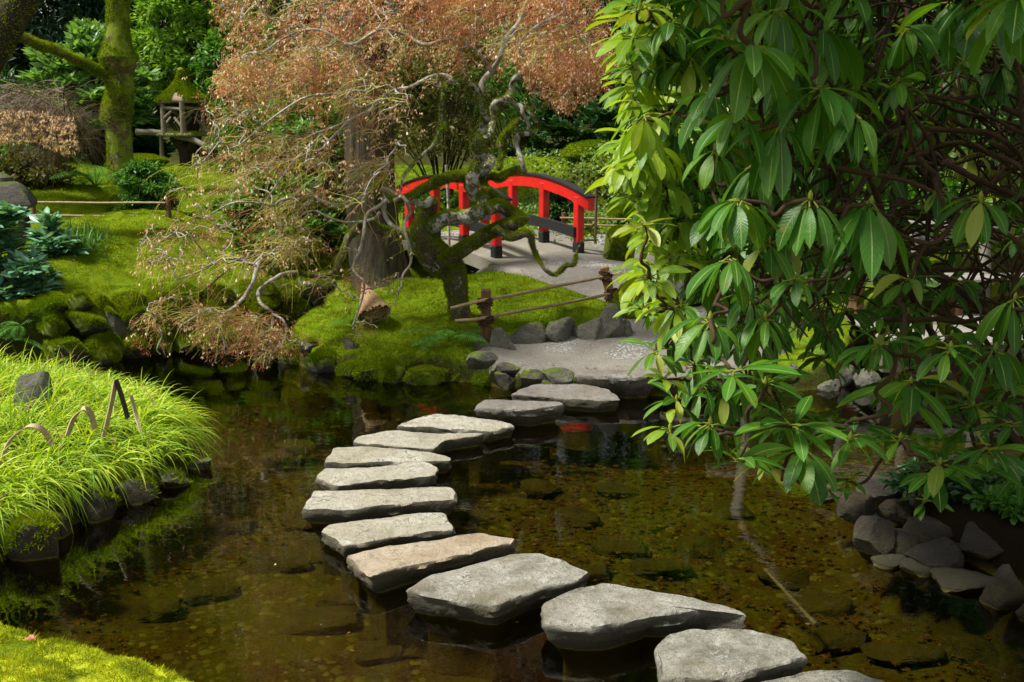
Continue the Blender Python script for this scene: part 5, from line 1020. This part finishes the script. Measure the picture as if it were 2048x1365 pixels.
# forest wall
def conifer(label, x, y, h, rad, mat, seed, hi=True):
    gz = hz(x, y) if abs(x) < 30 and y < 60 else 1.0; root = thing('forest_tree', (x, y, gz), label, 'tree', 'tall forest trees closing the garden'); s = MB(); tube(s, [(x, y, gz - .3), (x + .1, y, gz + h * .5), (x, y, gz + h)], [.24, .16, .03], 10, rough=.08, seed=seed); s.build('trunk', M['bark_trunk'], root)
    m_ = MB(); nl = 5000
    for lo, hi_, n, L in ((.0, .4, nl, .17), (.4, 1.0, nl, .30)):
        t = rng.uniform(lo, hi_, n); z = gz + t * h; rr = rad * (1 - t * .45) * np.sqrt(rng.uniform(.15, 1, n)) * (1 + .25 * np.sin(z * 3 + seed)); an = rng.uniform(0, 6.28, n); cl = fbm(np.stack([np.cos(an) * 2, np.sin(an) * 2, z * 1.3], -1), 1, 2, seed); rr = rr * (1 + .3 * cl)
        B = np.stack([x + np.cos(an) * rr, y + np.sin(an) * rr, z], -1); D = np.stack([np.cos(an), np.sin(an), rng.normal(-.45, .35, n)], -1) + rng.normal(0, .4, (n, 3)); flakes(m_, B, D, rng.uniform(.7, 1.3, n) * L, rng.uniform(.3, .5, n) * L)
    m_.build('crown', M[mat], root, smooth=False)
k = 0
for row, (Y, dx) in enumerate(((28.5, 2.0), (31.5, 2.1), (35, 2.6))):
    for x in np.arange(-27, 28, dx):
        mt = ['conifer', 'dark', 'mid', 'conifer', 'dark'][int(rng.integers(0, 5))]
        conifer('tall dark forest tree in the backdrop row', x + rng.uniform(-.6, .6) + row, Y + rng.uniform(-1, 1), rng.uniform(14, 20), rng.uniform(1.9, 2.7), mt, k); k += 1
for sx in (-1, 1):
    for y in np.arange(8, 29, 3.2): conifer('tall forest tree beyond the side of the view', sx * (13.5 + y * .28) + rng.uniform(-.5, .5), y, rng.uniform(6, 8) if sx < 0 else rng.uniform(9, 13), rng.uniform(1.6, 2.3), 'dark' if k % 2 else 'mid', k); k += 1
# lacy dry maple at the left edge
lg = thing('lace_maple', ground(90, 350), 'small lacy maple with grey bare twigs and pink seed wings at the left edge', 'tree'); base = np.array(lg.location); m_ = MB(); lp = []
for k in range(34):
    q = at(rng.uniform(-90, 150), rng.uniform(150, 260), rng.uniform(14.2, 15.8)); a = at(128 + rng.uniform(-10, 40), 270, 15.2); P = smoothpath([base - [0, 0, .1], base * .5 + a * .5 + rng.normal(0, .05, 3), a, (a + q) / 2 + [0, 0, .15], q], 5); tube(m_, P, np.linspace(.018, .005, len(P)), 6); lp.append(P[9:])
m_.build('trunk', M['bark_moss'], lg); lp = np.vstack(lp)
P, r = twigs(lp, 1500, .3, .8, 1, 1.3, .003, 6, .6); m_ = MB(); thin_tubes(m_, P, r); m_.build('twigs', M['twig_grey'], lg, smooth=False)
m_ = MB(); q = sample_poly([(-60, 215), (80, 222), (150, 235), (158, 300), (130, 310), (60, 280), (-60, 290)], 900); T = at(q[:, 0], q[:, 1], rng.uniform(14.1, 15.4, 900)); seeds(m_, T, 3, .038); m_.build('seed_wings', M['seed'], lg, smooth=False)
m_ = MB(); P, r = twigs(T, 900, .15, .4, .6, -1, .0022, 4, -.3); thin_tubes(m_, P, r); m_.build('fine_twigs', M['twig_grey'], lg, smooth=False)
# ================================================================ ferns
def fern(label, c, n, L, mat='fern', spread=1.0, seed=0, elev=.75, dirs=None, name='fern'):
    r = np.random.default_rng(seed); c = np.array(c, float); root = thing(name, c, label, 'fern')
    for q in range(n):
        an = dirs[q] if dirs else r.uniform(0, 6.28); l = L * r.uniform(.75, 1.15); D = nrm(np.array([math.cos(an), math.sin(an), elev * r.uniform(.6, 1.4)])); P = [c.copy()]; K = 16
        for k in range(K): D = nrm(D + [0, 0, -1.5 / K]); P.append(P[-1] + D * l / K)
        P = np.array(P); m_ = MB(); tube(m_, P, np.linspace(.004, .0015, len(P)) * L * 2, 4)
        S = smoothpath(P, 3)[6:]; T = nrm(np.gradient(S, axis=0)); side = nrm(np.cross(T, [0, 0, 1.])); t = np.linspace(0, 1, len(S)); wd = L * .24 * np.sin(math.pi * (t * .86 + .1)) ** .8
        for sg in (-1, 1): D2 = side * sg + T * .45 + [0, 0, -.12]; leaves(m_, S[::2], D2[::2], wd[::2], L * .022, .3, 0, 2, .1, .35)
        m_.build('frond', M[mat], root)
g = ground(900, 700); g[2] += .07; fern('bright green fern on the moss in front of the bamboo fence', g, 10, .46, 'fern', seed=3, dirs=[3.3, 2.9, 3.7, -.2, .25, .6, 1.8, 4.6, -.6, 4.1], elev=1.0)
g = ground(192, 376); fern('tall fern between the fine shrub and the mossy knotted trunk', g, 12, .8, 'fern', seed=5, elev=1.6)
g = ground(168, 372); fern('brown green fern left of the tall fern', g, 8, .6, 'fern', seed=6, elev=1.3)
for a, b, L, l in ((40, 668, .35, 'fern low on the left bank under the blue green shrub'), (70, 700, .3, 'small fern at the waterline behind the grass'), (25, 700, .3, 'fern half hidden behind the left end of the grass'), (460, 600, .28, 'fern on the bank wall below the bare maple limbs'), (745, 632, .16, 'tiny fern at the mouth of the straw cone'), (1612, 600, .4, 'fern beside the deck behind the rhododendron'), (1575, 700, .22, 'small light fern above the rocks behind the rhododendron'), (1660, 715, .26, 'pale fern beside the largest dark rock'), (700, 660, .2, 'small fern left of the straw cone')):
    g = ground(a, b); g[2] += .06; fern(l, g, 7, L, 'fern', seed=int(a), elev=.8)
g = ground(1560, 640); m_ = MB(); P, r = twigs(np.array([g + [0, 0, .02]]), 260, .3, .75, .35, .3, .003, 5, 0); thin_tubes(m_, P, r); tp_ = P[:, -1]; shreds(m_, tp_, 6, .03, .05); tag(m_.build('dry_stalks', M['deadfern'], smooth=False), 'clump of brown dry stalks beside the pale post', 'dry plant')
# ground cover beyond the bridge
q = sample_poly([(1080, 392), (1280, 400), (1420, 420), (1420, 445), (1120, 440), (1060, 425)], 5200); m_ = MB(); gcP = np.array([ground(1060 + 20 * i, 400 + 15 * j, 12) for i in range(19) for j in range(4)]); i = rng.integers(0, len(gcP), 6000); B = gcP[i] + np.c_[rng.normal(0, .35, 6000), rng.normal(0, .6, 6000), np.zeros(6000)]; B[:, 2] = H(B[:, 0], B[:, 1]) + rng.uniform(.02, .13, 6000)
flakes(m_, B, rng.normal(size=(6000, 3)) + [0, -.3, .3], rng.uniform(.04, .075, 6000), rng.uniform(.03, .05, 6000)); tag(m_.build('ground_cover', M['cover'], smooth=False), 'pale leafy ground cover beyond the bridge rail', 'ground cover', None, 'stuff')
for k, (a, b, rx, ry, Y, l) in enumerate([(1180, 378, 60, 9, 17.5, 'mossy hummock above the ground cover'), (1290, 384, 60, 9, 17, 'mossy hummock behind the rhododendron edge'), (1240, 412, 34, 10, 15.6, 'small moss hummock by the thin rails'), (285, 316, 52, 7, 20, 'bright moss hummock below the wooden lantern'), (245, 415, 34, 26, 14.9, 'moss cushion at the foot of the fine leaved shrub')]):
    p = at(a, b, Y); gz = hz(p[0], p[1]); mb = rock_mb((rx * 2 * mpp(Y), rx * 1.6 * mpp(Y), ry * 2 * mpp(Y) + .2), 800 + k, 3, boxy=0, rough=.12); mb.v = [v + np.array([p[0], p[1], max(gz, p[2] - .1)]) for v in mb.v]
    o = mb.build('moss_hummock', M['moss']); fuzz(mb, 6000, .03, .014, lambda P, N: N[:, 2] > -.1, k, tilt=.6).build('moss_cover', M['mossb'], o, smooth=False); tag(o, l, 'moss')
# dark strappy grass at the lawn step
g = [ground(a, b) for a, b in ((140, 490), (160, 478), (175, 500), (150, 505), (185, 485))]; m_ = MB(); B = np.repeat(np.array(g), 90, 0) + np.c_[rng.normal(0, .12, 450), rng.normal(0, .1, 450), np.zeros(450)]; leaves(m_, B, rng.normal(0, .6, (450, 3)) + [0, 0, 1.2], rng.uniform(.12, .3, 450), .01, .9, 0, 4, .1, .4); tag(m_.build('sedge_tuft', M['mid'], smooth=False), 'dark tufted grass on the lawn step beside the blue green shrub', 'grass tuft')
# scattered fallen leaves on moss, path and water
xy = np.vstack([np.c_[rng.uniform(-2.4, 2.6, 900), rng.uniform(9.0, 14, 900)], np.c_[rng.uniform(-5.5, -1.6, 300), rng.uniform(10.5, 15, 300)]]); hh = H(xy[:, 0], xy[:, 1]); kk = hh > .1; xy, hh = xy[kk], hh[kk]; m_ = MB()
maple_flakes(m_, np.c_[xy, hh + .045], rng.uniform(.012, .03, len(xy))); P2 = on(rng.uniform(560, 1700, 24), rng.uniform(800, 1330, 24), .004); maple_flakes(m_, P2, rng.uniform(.008, .02, 24))
tag(m_.build('leaf_litter', M['leaflitter'], smooth=False), 'small brown fallen leaves scattered on moss, path and water', 'dead leaves', None, 'stuff')
# ================================================================ bright grass on the mound
q = []
while len(q) < 2700:
    x, y = rng.uniform(-4.6, -1.2), rng.uniform(5.2, 9.2); q.append((x, y))
q = np.array(q); d = sdist(q[:, 0], q[:, 1], LAND_MOUND); kk = (d > .12 + .08 * (q[:, 1] < 6.8)) & (rng.random(len(q)) < np.clip(1.2 - d * .35, .35, 1)); q = q[kk]; d = d[kk]
e = .05; gx = (sdist(q[:, 0] + e, q[:, 1], LAND_MOUND) - sdist(q[:, 0] - e, q[:, 1], LAND_MOUND)); gy = (sdist(q[:, 0], q[:, 1] + e, LAND_MOUND) - sdist(q[:, 0], q[:, 1] - e, LAND_MOUND)); outd = -nrm(np.c_[gx, gy])
nb = 15; B = np.repeat(np.c_[q, H(q[:, 0], q[:, 1])], nb, 0) + rng.normal(0, .014, (len(q) * nb, 3)) * [1, 1, 0]; N = len(B); out = np.repeat(outd, nb, 0) * np.repeat(np.clip(1.2 - d, .25, 1), nb)[:, None] + [.42, -.12]
fl = .5 * np.stack([fbm(B, 1.4, 2, 61), fbm(B, 1.4, 2, 62)], -1)
D = np.c_[out * .42 + fl + rng.normal(0, .48, (N, 2)), rng.uniform(.8, 1.6, N)]
cl = 1 + .35 * fbm(B, 2.2, 2, 63)
m_ = MB(); leaves(m_, B, D, rng.uniform(.15, .40, N) * cl * np.repeat(np.clip(.65 + d, .6, 1) * np.where(q[:, 1] > 8.0, .72, 1.0), nb), rng.uniform(.006, .0125, N), rng.uniform(1.4, 3.2, N), rng.normal(0, .5, N), 7, .35, .35)
tag(m_.build('grass', M['grass'], smooth=True), 'bright yellow green arching grass covering the mound', 'grass', None, 'stuff')
q2 = rng.integers(0, len(q), 420); B = np.c_[q[q2], H(q[q2, 0], q[q2, 1]) + .02]; m_ = MB(); leaves(m_, B, np.c_[rng.normal(.25, .5, (420, 2)), rng.uniform(.5, 1.2, 420)], rng.uniform(.18, .42, 420), .006, rng.uniform(1.5, 3, 420), rng.normal(0, .5, 420), 6, .35, .35)
tag(m_.build('dead_grass', M['deadfern']), 'straw coloured dead blades among the bright mound grass', 'grass', None, 'stuff')
for k, (a, b, rx, ry, Y, mt, lb) in enumerate([(1930, 965, 150, 40, 6.4, 'dark', 'dark low creeping plant on the near right bank'), (2060, 1020, 100, 34, 6.0, 'mid', 'small leafy creeper at the right edge above the rocks')]):
    bpx('creeper', lb, a, b, rx, ry, Y, 2600, 22, mt, .55, clumps=40, csize=.3)
# ================================================================ rhododendron
RY0 = 2.75
rb = np.array([3.5, 4.3, .35]); rb[2] = hz(rb[0], rb[1]); rh = thing('rhododendron', rb, 'large rhododendron with long drooping leathery leaves hanging over the pond from the right', 'shrub')
WH = [(1506,93,150,1.3),(1573,132,150,1.4),(1649,58,150,1.4),(1448,75,130,1.2),(1742,410,170,1.6),(1796,166,90,1.1),(1713,228,120,1.4),(1821,768,165,.7),(1602,901,170,.9),(1465,744,125,.4),(1353,802,125,.8),(1813,561,110,.5),(1585,852,120,.5),(1473,922,110,.8),(2030,600,150,1.4),(2024,851,90,.6),(1945,814,90,.5),(1879,930,100,.4),(1620,400,110,1.5),(1480,400,120,1.4),
 (1900,5,140,1.4),(1965,-10,150,1.4),(2040,-5,150,1.3),(1300,25,90,1.0),(1275,75,85,1.0),(1345,45,110,1.2),(1400,5,120,1.2),(1290,140,100,1.2),(1340,110,130,1.3),(1265,200,85,1.1),(1285,235,110,1.3),(1350,215,130,1.4),(1420,190,140,1.4),(1480,230,140,1.5),(1560,250,140,1.5),(1640,180,150,1.5),(1300,300,110,1.2),(1355,330,130,1.4),(1430,300,130,1.5),(1510,330,130,1.5),(1330,410,110,.9),(1290,450,95,.5),(1370,440,120,1.1),(1440,430,130,1.3),(1340,520,110,.8),(1400,540,130,1.4),(1300,560,100,.9),(1460,520,120,1.4),(1350,620,110,1.2),(1420,640,120,1.2),(1310,705,95,.9),(1390,730,110,1.2),(1530,640,110,1.3),(1340,860,100,1.0),(1420,850,100,1.2),(1530,770,100,.8),(1700,880,90,.9),(1760,690,90,1.0),(1960,400,110,1.3),(1880,380,80,1.4),(1990,700,130,1.4),(1560,20,120,1.3),(1700,-20,130,1.3),(1810,60,120,1.4),(1280,20,80,.9),(1262,140,70,.9),(1320,-20,100,1.0),(1255,330,95,1.0),(1275,395,85,.7),(1285,620,85,.8),(1330,760,90,.8),(1530,930,90,.9),(1650,985,60,.7),(1955,700,80,1.0),(2050,470,90,1.2),(1500,600,90,1.2),(1590,560,80,1.2),(1960,930,90,.6),(2040,950,100,.8),(1850,1000,70,.6),(2020,780,90,.9),(1870,945,120,.5),(1975,900,100,.6),(1800,880,90,.7),(1900,700,90,.9),(1700,960,60,.7)]
tip = []; spec = []
for px_, py_, lp_, dr in WH:
    lp_ *= .86 if px_ > 1450 else .76; Y = RY0 + rng.uniform(-.15, .55) + (.45 if px_ < 1420 else 0) + (.25 if py_ > 900 else 0); tip.append(at(px_, py_, Y)); spec.append((lp_ * mpp(RY0 + .35), dr))
def rz_(poly, n, y0, y1, lo, hi_, dr):
    for a, b in sample_poly(poly, n): tip.append(at(a, b, rng.uniform(y0, y1))); spec.append((rng.uniform(lo, hi_), dr * rng.uniform(.7, 1.2)))
rz_([(1290,-60),(1600,-60),(1560,600),(1500,790),(1390,800),(1330,700),(1290,480),(1250,250)], 150, 3.3, 4.5, .10, .155, 1.3)
rz_([(1330,-260),(1900,-300),(1900,330),(1420,330)], 120, 4.5, 5.9, .13, .19, 1.3)  # leaf clusters added to cast shade on the near right bank
rz_([(1400,250),(1500,60),(1850,420),(1830,640),(1560,640),(1385,450)], 105, 5.3, 6.3, .13, .19, 1.2)  # more clusters added to block the sun from the bank rocks
rz_([(1420,-500),(2150,-600),(2150,450),(1480,350)], 150, 4.8, 6.2, .10, .17, 1.3)  # added behind to shade the bank and darken the interior
rz_([(1250,-40),(1320,-60),(1320,560),(1270,560),(1250,200)], 22, 3.3, 4.1, .10, .16, 1.0)
rz_([(1560,-60),(2150,-60),(2150,700),(1560,700)], 85, 3.5, 5.6, .09, .16, 1.3)
rz_([(1500,650),(2100,650),(2100,860),(1560,860)], 20, 3.3, 4.8, .10, .17, 1.0)
for a, b in sample_poly([(1250,-1100),(2500,-1300),(2700,0),(2500,800),(2160,700),(2150,-80),(1260,-70)], 470): tip.append(at(a, b, rng.uniform(2.45, 5.6))); spec.append((rng.uniform(.12, .19), 1.2))  # unseen upper crown, thickened to shade the leaves below
for a, b in sample_poly([(1040,-380),(1300,-260),(1300,-1300),(1000,-1100)], 130): tip.append(at(a, b, rng.uniform(2.5, 4.6))); spec.append((rng.uniform(.12, .19), 1.2))  # unseen canopy added further left to keep sun off the interior
tip = np.array(tip); spec = np.array(spec); nt_ = len(tip)
lf, ly, ls, pet, bud = MB(), MB(), MB(), MB(), MB()
tpx = 1024 + FPX * tip[:, 0] / (tip[:, 1] * cs - (tip[:, 2] - CAMZ) * sn)
for k in range(nt_):
    n = int(rng.integers(7, 12)); L, dr = spec[k]; an = np.arange(n) * 2.4 + rng.uniform(0, 6.28); el = rng.uniform(-.6, .9, n) - (dr - .8) * 1.2
    if dr < .8: el = rng.uniform(-.5, .35, n)
    ax = np.array([rng.normal(-.15, .25), rng.normal(-.35, .25), .2 if dr > .8 else .35]); D = np.stack([np.cos(an), np.sin(an), el], -1) + ax * .5
    B = np.repeat(tip[k][None], n, 0) + rng.normal(0, .004, (n, 3)); l = L * rng.uniform(.72, 1.12, n); wd = l * rng.uniform(.22, .33, n)
    yel = rng.random() < .04; 
    st = nrm(D); B2 = B + st * .012; thin_tubes(pet, np.stack([B, B2, B2 + st * .012], 1), np.full((n, 3), .0022), 4)
    wd = wd * rng.uniform(.85, 1.2, n); o_ = rng.random(n) < .035; leaves(ly, B2[o_], D[o_], l[o_], wd[o_], rng.uniform(.8, 2.2, o_.sum()), rng.normal(0, .7, o_.sum()), 9, .35, .56, wavy=.06, stalk=.06) if o_.any() else None; B2, D, l, wd = B2[~o_], D[~o_], l[~o_], wd[~o_]; n = len(l)
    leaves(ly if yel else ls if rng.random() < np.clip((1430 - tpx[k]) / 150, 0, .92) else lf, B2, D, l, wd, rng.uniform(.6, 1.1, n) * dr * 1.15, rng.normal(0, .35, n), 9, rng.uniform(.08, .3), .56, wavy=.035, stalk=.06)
    if rng.random() < .5: tube(bud, [tip[k], tip[k] + [0, -.003, .012], tip[k] + [0, -.004, .022]], [.005, .006, .001], 6)
xx = rng.integers(0, nt_, 26); leaves(ly, tip[xx], rng.normal(0, .6, (26, 3)) + [0, 0, -.2], spec[xx, 0] * .8, .04, 1.3, rng.normal(0, .5, 26), 7, .3, .55)
lf.build('foliage', M['rhodo'], rh); ls.build('sunlit_foliage', M['rhodo_sun'], rh); ly.build('yellowed_leaves', M['rhodo_y'], rh); pet.build('leaf_stalks', M['rhodo_y'], rh); bud.build('buds', M['rhodo_y'], rh)  # second part: left-edge leaves with sunlight painted into their colour
hubs = [rb + [0, 0, -.1]]
stems = MB(); main = []
for k in range(9):
    e = at(rng.uniform(1500, 2150), rng.uniform(60, 640), rng.uniform(3.6, 4.9)); mid = rb * .5 + e * .5 + rng.normal(0, .16, 3); P = smoothpath([rb + rng.normal(0, .06, 3) - [0, 0, .1], rb * .75 + e * .25 + rng.normal(0, .12, 3), mid, rb * .2 + e * .8 + rng.normal(0, .12, 3), e], 7); m_ = MB(); tube(m_, P, np.linspace(.022, .009, len(P)), 9, rough=.1, seed=k); m_.build('branch', M['bark_rhodo'], rh); main.append(P)
mp_ = np.vstack(main); m_ = MB(); pts_all = [mp_]
order = np.argsort(np.linalg.norm(tip - at(1850, 420, 4.3), axis=1))
for c_, k in enumerate(order):
    cur = np.vstack(pts_all); t = tip[k]; dd = np.linalg.norm(cur - t, axis=1); a = cur[np.argmin(dd + .25 * np.linalg.norm(cur - at(1950, 420, 4.4), axis=1))]; L = np.linalg.norm(t - a)
    if L < .04: continue
    K = 8; s = np.linspace(0, 1, K)[:, None]; nz = np.stack([fbm(s * [4, 0, 0] + k * 3.1, 1, 2, q) for q in (1, 2, 3)], -1); P = a + (t - a) * s + np.sin(s * math.pi) * L * (.2 * nz + np.array([0, 0, -.10])); P[0] = a; P[-1] = t; P = smoothpath(P, 4); tube(m_, P, np.linspace(min(.011, .005 + L * .008), .0035, len(P)), 7, rough=.1, seed=k); pts_all.append(P[4:])
m_.build('twigs', M['bark_rhodo'], rh)
m_ = MB()   # tangle of old bare wood inside the shrub
for k in range(330):
    a = at(rng.uniform(1480, 2200), rng.uniform(-60, 660), rng.uniform(3.6, 5.6)); an = rng.uniform(0, 6.28); D = nrm(np.array([math.cos(an), rng.normal(0, .5), math.sin(an) * .8])); P = [a]
    for q in range(11): D = nrm(D + rng.normal(0, .2, 3) + [0, 0, -.07]); P.append(P[-1] + D * .09)
    e_ = P[-1] - [0, 0, CAMZ]; ex = 1024 + FPX * e_[0] / (e_[1] * cs - e_[2] * sn); ey = 682.5 - FPX * (e_[1] * sn + e_[2] * cs) / (e_[1] * cs - e_[2] * sn)
    if ex < 1480 or ey > 760: continue
    P = smoothpath(P, 3); tube(m_, P, np.linspace(rng.uniform(.004, .011), .0025, len(P)), 6, rough=.1, seed=k)
m_.build('old_wood', M['bark_rhodo'], rh)
